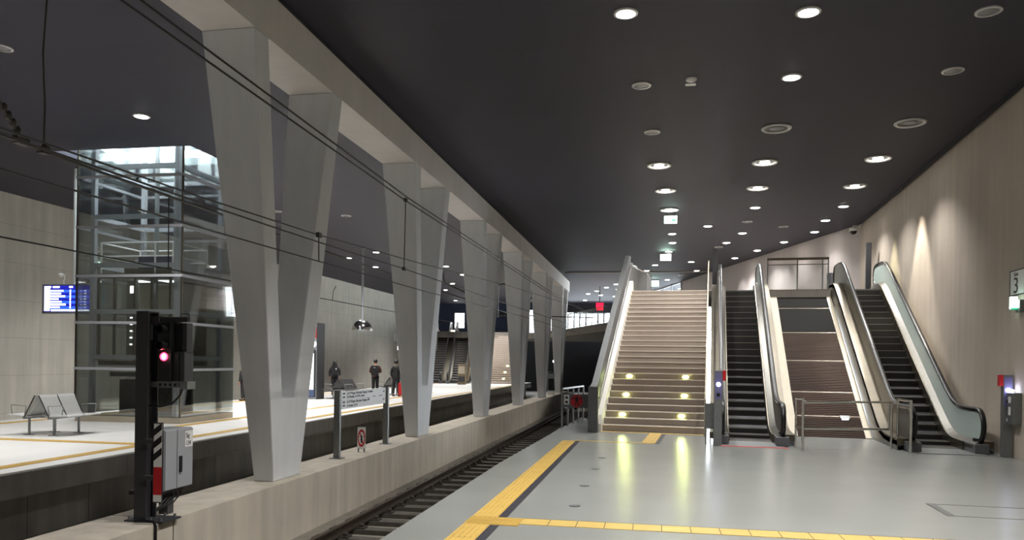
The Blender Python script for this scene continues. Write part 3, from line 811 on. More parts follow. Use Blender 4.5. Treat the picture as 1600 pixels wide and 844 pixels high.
MB().use('galv').lathe([(.205, .78), (.225, .8), (.205, .82)], n=18).build('rim', parent=r)

# ================================================================== SIGNAL, CABINET AND SIGNS ON THE DIVIDING WALL
PZ = -.2
SX, SY = -5.91, 8.22
r = thing('railway_signal', 'dark signal post with one red light standing on the dividing wall', 'signal', (SX, SY, PZ))
m = MB().use('dark').box(-.12, .04, -.1, -.085, 0.02, 2.48).box(-.12, .04, .085, .1, .02, 2.48).box(-.05, -.03, -.085, .085, .02, 2.48).box(-.12, .04, -.1, .1, 2.47, 2.485)
m.build('post', parent=r)
m = MB().use('dark').box(-.2, .3, -.16, .2, 0, .022); m.build('base_plate', parent=r)
for x in (-.16, .12, .25):
    for y in (-.12, .15): MB().use('galv').cyl(x, y, .022, .06, .017, 6).build('bolt', parent=r)
m = MB().use('dark').box(.03, .14, -.05, .05, 2.33, 2.43).box(.03, .5, -.03, .03, 2.36, 2.42)
for x in (.18, .24, .3, .36): m.box(x, x + .03, -.03, .03, 2.335, 2.36)
m.tube([(.4, 0, 2.42), (.4, 0, 2.46), (.5, 0, 2.46), (.51, 0, 2.38)], .008, 6)
m.build('top_bracket', parent=r)
hd = MB().use('blk').box(.17, .33, -.1, .1, 1.99, 2.35).box(.33, .405, -.02, .1, 1.99, 2.35).use('dark').box(.425, .49, -.02, .1, 1.99, 2.35).build('upper_signal_head', parent=r, bevel=.006)
for z in (2.08, 2.27):
    q = MB().use('blk'); q.lathe([(.05, 0), (.055, -.1), (.05, -.1), (.045, 0)], axis='y', o=(.25, -.1, z), n=16); q.build('lens_hood', parent=hd)
    q = MB().use('dark'); q.lathe([(0, -.015), (.044, -.008), (.046, 0)], axis='y', o=(.25, -.1, z), n=16); q.build('unlit_lens', parent=hd)
hd = MB().use('blk').box(.17, .34, -.1, .12, 1.66, 2.01).box(.34, .42, -.08, .12, 1.66, 2.01).use('dark').box(.42, .49, -.06, .12, 1.66, 2.01).build('lower_signal_head', parent=r, bevel=.006)
q = MB().use('redlamp'); q.lathe([(0, -.02), (.045, -.012), (.05, 0)], axis='y', o=(.25, -.102, 1.95), n=18); q.build('red_lamp', parent=hd)
q = MB().use('redcore'); q.ell((.262, -.122, 1.95), .022, .012, .032); q.build('lamp_core', parent=hd)
m = MB().use('galv').box(.03, .5, -.03, .03, 1.585, 1.65)
for k in range(5): m.use('blk').box(.14 + k * .065, .175 + k * .065, -.032, .032, 1.6, 1.635)
m.use('galv').box(.43, .53, -.06, .1, 1.57, 1.66); m.build('lower_bracket', parent=r)
MB().use('rub').tube([(.03, -.06, 1.37), (.2, -.08, 1.36), (.34, -.06, 1.4), (.42, -.03, 1.5), (.44, 0, 1.6)], .012, 7).build('cable', parent=r)
MB().use('rub').tube([(.28, 0, 1.6), (.25, 0, 1.5), (.2, -.03, 1.38)], .008, 6).build('cable', parent=r)
# striped marker board
mb = MB().use('dark').box(.168, .292, -.16, -.15, .24, 1.18).build('marker_board', parent=r)
q = MB().use('white').box(.178, .282, -.164, -.16, .8 - .14, 1.165); q.build('white_field', parent=mb)
MB().use('white').box(.178, .282, -.164, -.16, .255, .335).build('white_field', parent=mb)
q = MB().use('blk')
for z in (.78, .925, 1.07): q.prism([(.178, z - .05), (.282, z + .03), (.282, z + .11), (.178, z + .03)], 'y', -.168, -.164)
q.build('black_stripe', parent=mb)
MB().use('red').box(.178, .282, -.164, -.16, .335, .66).build('red_field', parent=mb)
for z in (.5, .93): MB().use('dark').box(.03, .19, -.155, -.07, z, z + .05).build('board_clamp', parent=r)
# grey cabinet
r = thing('equipment_cabinet', 'light grey trackside cabinet behind the striped marker board', 'cabinet', (-5.95, 8.62, .12))
MB().use('greyl').box(-.16, .16, -.28, .28, 0, .74).build('body', parent=r, bevel=.008)
d = MB().use('greyl').box(.16, .176, -.04, .275, .01, .73).build('door', parent=r, bevel=.004)
MB().use('greyl').box(.16, .172, -.275, -.05, .01, .73).build('side_door', parent=r, bevel=.004)
MB().use('blk').box(.176, .2, -.01, .025, .2, .4).build('handle', parent=d)
MB().use('white').box(.176, .179, .11, .265, .5, .7).build('label_plate', parent=r, label='white label with black lettering')
text_mesh('Sig', .085, 'lettering', 'blk', r, facing(.18, .122, .615, PI / 2), sx=.8)
text_mesh('134', .085, 'lettering', 'blk', r, facing(.18, .122, .52, PI / 2), sx=.8)
MB().use('dark').box(-.1, .1, -.2, .2, -.05, 0).box(-.3, -.1, -.3, -.2, -.05, .0).box(-.06, .06, -.06, .06, -.32, -.05).build('mounting_frame', parent=r)
for k in range(4):
    y = -.1 + .09 * k
    MB().use('rub').tube([(.08, y, 0), (.08, y, -.1), (.06, y - .12, -.19), (.0, -.3, -.27)], .011, 6).build('cable', parent=r)
o = MB().use('rub').tube([(.33, -.13, .03), (.5, -.12, .035), (.58, -.12, .03), (.60, -.12, -.02), (.60, -.12, -.5), (.6, -.1, -.9)], .018, 7).build('cable', loc=(-6.252, 8.12, -.2))
o.location = (-6.255, 8.12, -.2); tag(o, 'black cable bending over the edge of the dividing wall below the signal', 'cable')

# direction board on two posts
r = thing('direction_board', 'white direction board on two grey posts between the first two V columns', 'sign', (-6.1, 15.6, PZ))
for y in (-1.4, 1.38):
    p = MB().use('galv').box(-.06, .06, y - .04, y + .04, 0, 1.33).build('post', parent=r)
    MB().use('galv').box(-.12, .12, y - .12, y + .12, 0, .012).build('foot_plate', parent=p)
    for k in range(3): MB().use('dark').box(.06, .063, y - .012, y + .012, .85 + .18 * k, .875 + .18 * k).build('bolt_slot', parent=p)
MB().use('white').box(.0, .02, -1.26, 1.28, .95, 1.31).box(.0, .021, .3, 1.28, 1.13, 1.15).build('panel', parent=r, bevel=.004)
q = MB().use('blk')
for z in (1.26, 1.19, 1.09, 1.02): q.box(.02, .023, -1.2, -1.08, z - .02, z + .018)
q.use('greyl').box(.02, .022, -1.25, .3, 1.128, 1.134)
q.use('blk').box(.02, .023, .45, .62, 1.135, 1.15).box(.02, .023, .85, 1.05, 1.135, 1.15)
for z in (1.23, 1.05): q.prism([(1.2, z), (1.16, z + .03), (1.16, z + .01), (1.1, z + .01), (1.1, z - .01), (1.16, z - .01), (1.16, z - .03)], 'x', .02, .023)
q.build('pictograms', parent=r)
for t, z, s in (('Zu M Wagen Abschnitt Eingang Terminal', 1.235, .075), ('Zu Neubau Zu M Ru Linien', 1.165, .075), ('Zu M Wagen Abschnitt Eingang 100', 1.065, .075), ('Zu Boden Zu M', .985, .075)):
    text_mesh(t, s, 'lettering', 'blk', r, facing(.022, -1.0, z, PI / 2), sx=1.15)
r = thing('prohibition_sign', 'small white no-trespassing sign with red ring low on the dividing wall', 'sign', (-6.05, 15.35, PZ), R(22))
MB().use('white').box(-.085, .085, -.008, .008, .05, .52).build('board', parent=r)
for x in (-.06, .06): MB().use('galv').box(x - .015, x + .015, -.03, .03, 0, .07).build('foot', parent=r)
q = MB().use('red'); 
vs = []; fs = []
for k in range(32):
    t = 2 * PI * k / 32
    for rr in (.058, .078): vs.append((rr * math.cos(t), -.0115, .29 + rr * 2.35 * math.sin(t)))
for k in range(32): j = (k + 1) % 32; fs.append((2 * k, 2 * k + 1, 2 * j + 1, 2 * j))
q.add(vs, fs); q.prism([(-.045, .41), (-.03, .43), (.045, .17), (.03, .15)], 'y', -.0115, -.0095); q.build('red_ring', parent=r)
q = MB().use('blk'); figure(q, 0, -.0125, -.0105, .3, .36); q.box(-.012, .012, -.0125, -.0105, .19, .32)
q.build('figure_symbol', parent=r)
# items farther along the wall
r = thing('gate_frame', 'small grey tubular frame standing on the dividing wall between the last two columns', 'frame', (-6.1, 46.0, PZ))
MB().use('galv').tube([(-.2, 0, 0), (-.2, 0, 1.36), (.22, 0, 1.36), (.22, 0, 0)], .03, 6).build('frame_tube', parent=r)
MB().use('galv').box(-.18, .2, -.02, .02, .95, 1.25).build('panel', parent=r)
o = MB().use('white').box(-.2, .2, -.15, .15, 0, .22).use('greyl').box(-.21, .21, -.16, .16, .22, .25).build('junction_box', loc=(-6.0, 45.2, PZ)); tag(o, 'small pale box at the foot of the tubular frame on the dividing wall', 'box')
r = thing('tunnel_lamp', 'small bright lamp on the wall in the dark tunnel mouth', 'lamp', (-6.7, 52., 1.75))
MB().use('dark').tube([(0, 0, -2.9), (0, 0, 0)], .03, 6).build('post', parent=r)
q = MB().use('tunlamp'); q.ell((0, -.05, .05), .1, .08, .1); q.build('lens', parent=r)

# ================================================================== GLASS LIFT
LX0, LX1, LY0, LY1 = -15.2, -12.1, 18.05, 20.6
r = thing('glass_lift_shaft', 'tall glass lift shaft on the island platform rising through the ceiling', 'lift shaft', ((LX0 + LX1) / 2, (LY0 + LY1) / 2, 0))
hx, hy = (LX1 - LX0) / 2, (LY1 - LY0) / 2
MB().use('cream').box(-hx, hx, -hy, hy, 0, .16).build('plinth', parent=r)
lev = [.16, 1.41, 2.63, 3.87, 5.17, 6.5, 9.2]
for sx in (-1, 1):
    for sy in (-1, 1):
        MB().use('greyl').box(sx * (hx - .3) - .06, sx * (hx - .3) + .06, sy * (hy - .25) - .06, sy * (hy - .25) + .06, .16, 10.5).build('corner_column', parent=r)
for i in range(len(lev) - 1):
    z0, z1 = lev[i], lev[i + 1]
    for sy in (-1, 1):
        MB().use('glt').box(-hx, hx, sy * hy - .012, sy * hy + .012, z0 + .03, z1 - .03).build('glass_pane', parent=r)
    for sx in (-1, 1):
        MB().use('glt').box(sx * hx - .012, sx * hx + .012, -hy + .02, hy - .02, z0 + .03, z1 - .03).build('glass_pane', parent=r)
    m = MB().use('greyl')
    if i:
        for sy in (-1, 1): m.box(-hx - .03, hx + .03, sy * hy - .035, sy * hy + .035, z0 - .035, z0 + .035)
        for sx in (-1, 1): m.box(sx * hx - .035, sx * hx + .035, -hy, hy, z0 - .035, z0 + .035)
        m.build('transom_ring', parent=r)
        m = MB().use('greyl')
        for sy in (-1, 1): m.box(-hx + .3, hx - .3, sy * (hy - .25) - .05, sy * (hy - .25) + .05, z0 + .25, z0 + .37)
        for sx in (-1, 1): m.box(sx * (hx - .3) - .05, sx * (hx - .3) + .05, -hy + .25, hy - .25, z0 + .25, z0 + .37)
        m.build('inner_frame', parent=r)
for x in (-.35, .25): MB().use('galv').box(x - .04, x + .04, .3, .4, .16, 10).build('guide_rail', parent=r)
for sx in (-1, 1): MB().use('steelw').box(sx * hx - .02, sx * hx + .02, -hy - .02, -hy + .02, .16, 9.2).build('corner_strip', parent=r)
MB().use('dark').box(-hx + .5, -.2, -.2, .3, .16, 1.1).use('black').box(.2, .9, -.5, .3, .16, 1.2).use('dark').box(-hx + .62, hx - .9, -.75, -.68, 1.2, 1.32).build('pit_machinery', parent=r)
r = thing('lift_car', 'steel and glass lift cabin with railings on its roof inside the glass shaft', 'lift cabin', (-13.75, 19.3, 1.5))
MB().use('steelw').box(-1.1, 1.1, -.85, .85, 0, .12).build('car_floor', parent=r)
MB().use('steelw').box(-1.1, 1.1, -.85, .85, 2.35, 2.48).box(-.45, .95, -.7, .7, 2.48, 2.62).build('car_roof', parent=r)
MB().use('glt').box(-1.06, 1.06, -.84, -.82, .12, 2.35).build('front_glass', parent=r)
MB().use('cream').box(-1.08, 1.08, .8, .84, .12, 2.35).build('back_wall', parent=r)
for x in (-1.1, -.62, .0, .5, 1.06): MB().use('steelw').box(x - .025 if x < 1 else x - .03, x + .03, -.88, -.82, .12, 2.35).build('front_post', parent=r)
MB().use('steel').box(-.3, .0, -.78, -.72, .2, 2.3).build('control_column', parent=r)
q = MB().use('scrw')
for k in range(6): q.box(-.19, -.12, -.792, -.78, .55 + .18 * k, .59 + .18 * k)
q.box(-.2, -.1, -.792, -.78, 1.95, 2.15); q.build('call_buttons', parent=r)
MB().use('chrome').tube([(-.62, -.76, 1.0), (.0, -.76, 1.0)], .02, 8).build('grab_rail', parent=r)
q = MB().use('scrw').box(-.6, -.2, -.3, .1, 2.33, 2.35).box(.3, .7, -.3, .1, 2.33, 2.35); q.build('ceiling_light', parent=r)
m = MB().use('white')
for z in (2.95, 3.32):
    m.tube([(-1.08, -.8, z), (1.08, -.8, z), (1.08, .8, z), (-1.08, .8, z)], .022, 6, closed=True)
for x, y in ((-1.08, -.8), (.55, -.8), (1.08, -.8), (1.08, .8), (-1.08, .8)): m.tube([(x, y, 2.48), (x, y, 3.32)], .022, 6)
m.build('roof_railing', parent=r, label='white railing on the cabin roof')
MB().use('greyl').box(-.5, .9, -.2, .3, 2.62, 2.95).use('navy').box(-.1, .95, -.6, -.25, 2.62, 3.0).build('roof_machinery', parent=r)

# ================================================================== BENCHES
def make_bench(name, label, loc, rz, seats=2, mt='perf'):
    """back-to-back bench, long axis y"""
    r = thing(name, label, 'bench', loc, rz, 'back-to-back steel benches on the island platform')
    hw = seats * .27
    for sx in (-1, 1):
        MB().use('galv').box(sx * .3 - .03, sx * .3 + .03, -hw, hw, .36, .42).build('beam', parent=r)
        for y in (-hw + .16, hw - .16):
            p = MB().use('galv').tube([(sx * .3, y, .0), (sx * .3, y, .37)], .026, 8).build('leg', parent=r)
            MB().use('galv').box(sx * .3 - .12, sx * .3 + .12, y - .035, y + .035, 0, .012).build('foot', parent=p)
    MB().use('galv').box(-.45, .45, -hw + .14, -hw + .18, .38, .41).box(-.45, .45, hw - .18, hw - .14, .38, .41).build('cross_bar', parent=r)
    for sx in (-1, 1):
        for k in range(seats):
            y0 = -hw + k * .54 + .015; y1 = y0 + .51
            # slatted steel seat and sloping back
            m = MB().use(mt)
            m.prism([(sx * .2, .42), (sx * .72, .46), (sx * .74, .44), (sx * .74, .425), (sx * .2, .4)], 'y', y0, y1)
            m.build('seat', parent=r)
            m = MB().use(mt)
            for j in range(9):
                a = y0 + j * (y1 - y0) / 9
                m.prism([(sx * .28, .42), (sx * .06, .87), (sx * .04, .87), (sx * .26, .42)], 'y', a, a + (y1 - y0) / 9 - .012)
            m.prism([(sx * .08, .83), (sx * .055, .88), (sx * .02, .88), (sx * .045, .83)], 'y', y0, y1)
            m.prism([(sx * .29, .42), (sx * .265, .47), (sx * .245, .47), (sx * .27, .42)], 'y', y0, y1)
            m.build('backrest', parent=r)
        for k in range(seats + 1):
            y = -hw + k * .54 + (.0 if 0 < k < seats else (.006 if k == 0 else -.006))
            MB().use('dark').tube([(sx * .3, y, .4), (sx * .05, y, .87)], .013, 6).build('side_frame', parent=r)
        for y in (-hw + .02, hw - .02):
            MB().use('galv').tube([(sx * .3, y, .44), (sx * .26, y, .64), (sx * .6, y, .66), (sx * .63, y, .64), (sx * .6, y, .46)], .011, 6).build('armrest', parent=r)
    return r
b0 = make_bench('platform_bench', 'silver back-to-back bench in front of the glass lift', (-13.1, 14.95, 0), R(2))
make_bench('platform_bench', 'dark-looking bench with a hooded person standing behind it', (-13.55, 32.3, 0), R(4), 3, 'perfd')
make_bench('platform_bench', 'bench partly hidden behind the man with a backpack', (-12.85, 36.9, 0), R(4), 3, 'perfd')

# ================================================================== PEOPLE
def skin_obj(name, m, verts, edges, radii, parent, sub=1, root=0, label=None):
    me = bpy.data.meshes.new(name); me.from_pydata(verts, edges, []); me.update(); me.materials.append(M[m])
    o = bpy.data.objects.new(name, me); C.objects.link(o); o.parent = parent
    me.skin_vertices.new() if hasattr(me.skin_vertices, 'new') and not me.skin_vertices else None
    s = o.modifiers.new('skin', 'SKIN'); s.use_smooth_shade = True
    if not me.skin_vertices:
        bm = bmesh.new(); bm.from_mesh(me); bm.verts.layers.skin.verify(); bm.to_mesh(me); bm.free()
    d = me.skin_vertices[0].data
    for i, q in enumerate(radii): d[i].radius = q if isinstance(q, tuple) else (q, q); d[i].use_root = (i == root)
    u = o.modifiers.new('subd', 'SUBSURF'); u.levels = sub; u.render_levels = sub
    if label: o['label'] = label
    return o
def make_person(name, label, loc, rz, h=1.74, coat='coatb', coat_len=.72, arms=((.0, .0), (.0, .0)), hair='hair', hood=False, stance=.09, bag=False, long_hair=False, head_down=.0):
    """faces +y before rotation; arms = (forward reach, elbow bend) for left and right"""
    r = thing(name, label, 'person', loc, rz); k = h / 1.74
    V = []; E_ = []; Rd = []
    def v(x, y, z, a, b=None, par=None):
        V.append((x * k, y * k, z * k)); Rd.append((a * k, (b or a) * k))
        if par is not None: E_.append((par, len(V) - 1))
        return len(V) - 1
    pel = v(0, 0, .95, .15, .11); wa = v(0, 0, 1.1, .13, .1, pel); ch = v(0, .0, 1.3, .155, .11, wa); nk0 = v(0, -.01, 1.44, .07, .065, ch)
    nk = v(0, 0, 1.5, .052, .055, nk0); hd = v(0, .015 + head_down * .5, 1.58, .07, .085, nk); ht = v(0, .02 + head_down, 1.66, .074, .088, hd); v(0, .01 + head_down, 1.72, .045, .05, ht)
    hands = []
    for i, s in enumerate((-1, 1)):
        f, b = arms[i]
        sh = v(s * .17, -.01, 1.4, .06, .06, ch); el = v(s * .25, -.02 + f * .3, 1.13, .043, .043, sh)
        wr = v(s * (.26 - b * .12), .03 + f * .6 + b * .2, .9 + b * .22, .029, .029, el); pm = v(s * (.265 - b * .16), .05 + f * .65 + b * .24, .84 + b * .25, .034, .02, wr)
        for q in range(4):
            j = v(s * (.265 - b * .16) + (q - 1.5) * .004, .05 + f * .65 + b * .24 + (q - 1.5) * .017, .78 + b * .26, .0085, .0085, pm)
            v(s * (.255 - b * .17), .06 + f * .66 + b * .26 + (q - 1.5) * .017, .735 + b * .27 + abs(q - 1.3) * .006, .0075, .0075, j)
        t = v(s * (.255 - b * .16), .085 + f * .65 + b * .25, .81 + b * .25, .01, .01, pm); v(s * (.25 - b * .16), .1 + f * .65 + b * .26, .77 + b * .26, .009, .009, t)
        hands.append((sh, el, wr))
    legs = []
    for s in (-1, 1):
        hp = v(s * .085, 0, .88, .092, .092, pel); kn = v(s * (stance), .02, .5, .06, .06, hp); an = v(s * (stance + .01), -.02, .1, .04, .042, kn); ft = v(s * (stance + .02), .03, .05, .04, .04, an); v(s * (stance + .035), .14, .035, .036, .03, ft)
        legs.append((hp, kn, an))
    skin_obj('body', 'skin', V, E_, Rd, r)
    # face: nose and ears as small sub-shapes of the head
    q = MB().use('skin'); q.ell((0, (.105 + head_down) * k, 1.6 * k), .014 * k, .02 * k, .022 * k, 8, 6)
    for s in (-1, 1): q.ell((s * .078 * k, (.01 + head_down) * k, 1.6 * k), .012 * k, .02 * k, .03 * k, 8, 6)
    q.build('face_features', parent=r)
    # trousers
    tv = [(0, 0, .95 * k)]; te = []; tr = [(.158 * k, .125 * k)]
    for s in (-1, 1):
        a = len(tv); tv += [(s * .088 * k, 0, .86 * k), (s * stance * k, .015 * k, .5 * k), (s * (stance + .01) * k, -.015 * k, .09 * k)]; tr += [(.1 * k, .105 * k), (.075 * k, .08 * k), (.062 * k, .068 * k)]
        te += [(0, a), (a, a + 1), (a + 1, a + 2)]
    skin_obj('trousers', 'trou', tv, te, tr, r)
    # jacket with sleeves
    lo = 1.44 - coat_len
    jv = [(0, 0, 1.12 * k), (0, 0, 1.3 * k), (0, -.01 * k, 1.44 * k), (0, 0, lo * k)]; je = [(0, 1), (1, 2), (0, 3)]; jr = [(.185 * k, .145 * k), (.195 * k, .145 * k), (.09 * k, .085 * k), (.19 * k, .15 * k)]
    for (sh, el, wr), s in zip(hands, (-1, 1)):
        a = len(jv); w = Vector(V[wr]); e_ = Vector(V[el])
        jv += [tuple(Vector(V[sh]) + Vector((s * .02, 0, -.02)) * k), tuple(e_), tuple(w + (w - e_).normalized() * .0)]
        jr += [(.085 * k, .085 * k), (.07 * k, .07 * k), (.055 * k, .055 * k)]
        je += [(1, a), (a, a + 1), (a + 1, a + 2)]
    jk = skin_obj('jacket', coat, jv, je, jr, r)
    for s in (-1, 1):
        q = MB().use('blk').ell((s * (stance + .025) * k, .05 * k, .045 * k), .05 * k, .14 * k, .046 * k, 10, 6); q.build('shoe', parent=r)
    # hair
    q = MB().use(hair)
    q.ell((0, (-.012 + head_down) * k, 1.655 * k), .098 * k, .11 * k, .1 * k, 14, 9)
    if long_hair: q.ell((0, -.06 * k, 1.5 * k), .12 * k, .07 * k, .2 * k, 14, 9)
    q.build('hair', parent=r)
    if hood:
        q = MB().use('fur'); q.ell((0, -.07 * k, 1.46 * k), .15 * k, .1 * k, .09 * k, 14, 8); q.build('hood', parent=r, label='grey trimmed hood')
    return r
P0 = make_person('person', 'person with long dark hair and dark backpack standing behind the dark bench', (-15.25, 35.1, 0), R(20), 1.66, 'coatg', .62, long_hair=True, arms=((.05, .1), (.1, .3)))
o = MB().use('coatb').box(-.15, .15, -.3, -.16, 1.0, 1.42).use('white').box(.06, .1, -.305, -.3, 1.25, 1.31).build('small_backpack', loc=(-15.25, 35.1, 0), rz=R(20), bevel=.03); tag(o, 'dark backpack worn by the long-haired person behind the bench', 'backpack')
make_person('person', 'man in dark reddish jacket with backpack, arms bent, standing by the far bench', (-13.4, 35.7, 0), R(15), 1.76, 'coatr', .62, arms=((.1, .9), (.1, 1.1)), head_down=.03)
o = MB().use('coatb').box(-.17, .17, -.34, -.17, .98, 1.46).use('blk').box(-.14, .14, -.37, -.34, 1.0, 1.24).use('scrw' if 0 else 'greyl').box(-.07, .03, -.345, -.34, 1.34, 1.37).build('backpack', loc=(-13.4, 35.7, 0), rz=R(15), bevel=.04); tag(o, 'black backpack on the back of the man in the reddish jacket', 'backpack')
make_person('person', 'man in long black coat with grey hood beside a red suitcase', (-12.2, 35.3, 0), R(-10), 1.74, 'coatb', .78, hood=True, stance=.13, arms=((.0, .05), (.0, .1)))
make_person('person', 'dark-clothed person half hidden behind the largest V column', (-16.33, 28.6, 0), R(80), 1.5, 'coatb', .72)
r = thing('suitcase', 'red wheeled suitcase standing beside the man in black', 'suitcase', (-11.85, 35.25, 0), R(-10))
MB().use('redcase').box(-.13, .13, -.2, .2, .05, .66).build('shell', parent=r, bevel=.03)
for s in (-1, 1):
    q = MB().use('rub'); q.ell((s * .09, -.14, .03), .02, .03, .03, 8, 6); q.build('wheel', parent=r)
    q = MB().use('rub'); q.ell((s * .09, .14, .03), .02, .03, .03, 8, 6); q.build('wheel', parent=r)
MB().use('galv').tube([(0, -.1, .66), (0, -.1, .86), (0, .1, .86), (0, .1, .66)], .01, 6).build('pull_handle', parent=r)

# ================================================================== DEPARTURE DISPLAYS, KIOSK, DOME
r = thing('departure_display', 'hanging blue and white departure display left of the glass lift', 'departure display', (-16.68, 19.62, H))
MB().use('white').tube([(0, .1, 0), (0, .1, -3.38)], .05, 12).build('hanger_pole', parent=r, label='round chrome pole, its skylight gleam painted white')  # white colour stands in for skylight gleaming on the chrome
MB().use('greyl').box(-.98, .72, -.02, .12, -4.24, -3.38).build('housing', parent=r, bevel=.01)
MB().use('cyan').prism([(.74, -3.41), (.92, -3.45), (.88, -4.25), (.78, -4.27)], 'y', .02, .24).build('end_panel', parent=r, label='pale cyan end panel')
SC = MB().use('scrd').box(-.9, .66, -.03, -.02, -4.18, -3.42).build('screen', parent=r)
q = MB().use('scrb')
for k in range(4): q.box(-.68, .64, -.034, -.03, -3.55 - .16 * k - .075, -3.55 - .16 * k)
q.build('blue_row', parent=SC)
q = MB().use('scrw').box(-.88, -.7, -.038, -.034, -4.16, -3.5).box(-.88, -.66, -.038, -.034, -3.49, -3.44).box(-.6, -.38, -.038, -.034, -3.49, -3.44).box(-.06, .06, -.038, -.034, -3.49, -3.44).box(-.66, .62, -.038, -.034, -4.165, -4.12)
for k in range(7):
    z = -3.575 - .08 * k; w = (.44, .36, .5, .28, .38, .52, .32)[k]
    q.box(-.69, -.69 + w, -.038, -.034, z - .024, z + .024); q.box(-.04, .0, -.038, -.034, z - .03, z + .03); q.box(.45, .5, -.038, -.034, z - .02, z + .02)
    q.box(.32, .34, -.038, -.034, z - .03, z + .02)
q.build('text_rows', parent=SC)
r2 = thing('security_camera', 'small pale camera on top of the left departure display', 'camera', (-17.06, 19.66, 3.82))
MB().use('white').tube([(.08, 0, 0), (.06, 0, .08), (.1, 0, .18), (.1, 0, .28), (.02, 0, .3)], .018, 8).build('arm', parent=r2)
q = MB().use('white'); q.ell((-.01, -.02, .27), .075, .075, .06, 12, 8); q.build('camera_head', parent=r2)
r = thing('departure_display', 'white-faced departure display half hidden behind the largest V column', 'departure display', (-12.4, 22.1, H))
MB().use('steel').tube([(0, .1, 0), (0, .1, -3.1)], .05, 12).build('hanger_pole', parent=r)
MB().use('greyl').prism([(-.97, -3.16), (.7, -3.16), (.66, -4.26), (-.9, -4.26)], 'y', -.02, .12).build('housing', parent=r, bevel=.01)
SC = MB().use('scrw').prism([(-.88, -3.24), (.62, -3.24), (.6, -4.16), (-.82, -4.16)], 'y', -.03, -.02).build('screen', parent=r)
q = MB().use('scrd').box(-.62, .6, -.034, -.03, -3.32, -3.25)
for k in range(9): q.box(-.6, -.2, -.034, -.03, -3.42 - .08 * k, -3.4 - .08 * k)
q.box(-.66, -.64, -.034, -.03, -4.1, -3.26); q.build('text_rows', parent=SC)
r = thing('departure_display', 'narrow lit hanging display seen through the gap of the largest V column', 'departure display', (-15.56, 30.1, H))
MB().use('steel').tube([(.04, .1, 0), (.04, .1, -3.8)], .06, 10).build('hanger_pole', parent=r)
MB().use('greyl').box(-.3, .3, -.02, .1, -4.6, -3.78).build('housing', parent=r)
q = MB().use('scrw').box(-.26, .26, -.03, -.02, -4.56, -3.84).build('screen', parent=r)
q2 = MB().use('scrd')
for k in range(6): q2.box(-.2, .2, -.034, -.03, -3.95 - .1 * k, -3.93 - .1 * k)
q2.build('text_rows', parent=q)
# kiosk column with emblem sign and lit case
r = thing('information_column', 'tall grey service column with red sign and white lit case beside the dark bench', 'information column', (-14.75, 31.2, 0))
MB().use('greyl').box(-.5, .44, -.18, .5, 0, 3.3).use('dark').box(.44, .49, -.2, .5, 0, 3.3).build('body', parent=r)
MB().use('red').box(-.42, .42, -.2, -.18, 2.65, 3.1).build('red_sign', parent=r, label='red sign plate')
text_mesh('of', .42, 'lettering', 'white', r, facing(.0, -.202, 2.76, 0))
q = MB().use('scrw'); q.lathe([(0, -.05), (.1, -.04), (.13, 0)], axis='y', o=(.28, -.18, 2.38), n=18); q.build('lamp', parent=r)
c = MB().use('dark').box(-.48, .4, -.24, -.18, .1, 2.12).build('poster_case', parent=r)
MB().use('adlit').box(-.44, .33, -.25, -.24, .42, 1.98).build('lit_poster', parent=c)
MB().use('blueb').box(-.44, .36, -.25, -.24, .12, .4).build('blue_base', parent=c)
# hanging dome
r = thing('hanging_dome', 'polished steel hemisphere hanging on a tall pole over the island platform', 'hanging dome', (-14.0, 35.4, H))
MB().use('greyl').tube([(0, 0, 0), (0, 0, -3.55)], .055, 14).build('pole', parent=r)
MB().use('galv').lathe([(.0, 0), (.14, 0), (.12, -.08), (.05, -.1)], n=16).build('ceiling_rose', parent=r)
MB().use('steel').lathe([(.06, -1.05), (.075, -1.06), (.075, -1.1), (.06, -1.11)], n=14).build('collar', parent=r)
prof = [(.5 * math.sin(PI / 2 * i / 12), -4.03 + .5 * math.cos(PI / 2 * i / 12)) for i in range(13)]
MB().use('chrome').lathe(prof + [(.48, -4.05), (.0, -4.05)], n=36).build('dome', parent=r)
MB().use('galv').lathe([(0, -4.06), (.3, -4.06), (.3, -4.055)], n=24).build('underside_plate', parent=r)
# far left wall signs
r = thing('platform_number_sign', 'small white sign with number 1 on the far left wall', 'sign', (-21.5, 61.9, 3.3))
MB().use('white').box(0, .04, -.55, .55, 0, .72).build('plate', parent=r)
text_mesh('1', .55, 'lettering', 'blk', r, facing(.045, -.12, .06, PI / 2), sx=1.2)
text_mesh('Gleis', .14, 'lettering', 'blk', r, facing(.045, -.2, .56, PI / 2))
o = MB().use('scrw').box(0, .1, -.42, .42, 0, .32).use('greyl').box(0, .06, -.46, .46, -.04, 0).build('emergency_light', loc=(-21.5, 62.9, 2.6)); tag(o, 'small lit emergency light below the number 1 sign', 'emergency light')

# ================================================================== OVERHEAD WIRES
def wire(name, label, pts, rad, m='wire', group='overhead wires', n=6):
    p0 = Vector(pts[0])
    o = MB().tube([Vector(p) - p0 for p in pts], rad, n).build(name, m, loc=p0); return tag(o, label, 'overhead wire', group)
wire('contact_wire', 'lower of the twin wires sloping in front of the V columns from the top edge', [(-4.18, -6, 4.66), (-4.18, 5.4, 4.56), (-4.18, 12.43, 4.45), (-4.18, 30, 4.5), (-4.3, 49, 4.9)], .011)
wire('messenger_wire', 'upper of the twin wires sloping in front of the V columns from the top edge', [(-4.12, -6, 4.73), (-4.12, 5.4, 4.63), (-4.13, 12.43, 4.49), (-4.15, 30, 4.58), (-4.3, 49, 5.0)], .011)
wire('feeder_wire', 'highest of the three thin wires crossing in front of the nearest V column', [(-4.18, -4, 3.12), (-4.18, 6.37, 3.24), (-4.18, 9.07, 3.31), (-4.18, 13.34, 3.5), (-4.18, 22, 3.95), (-4.18, 40, 4.7)], .008)
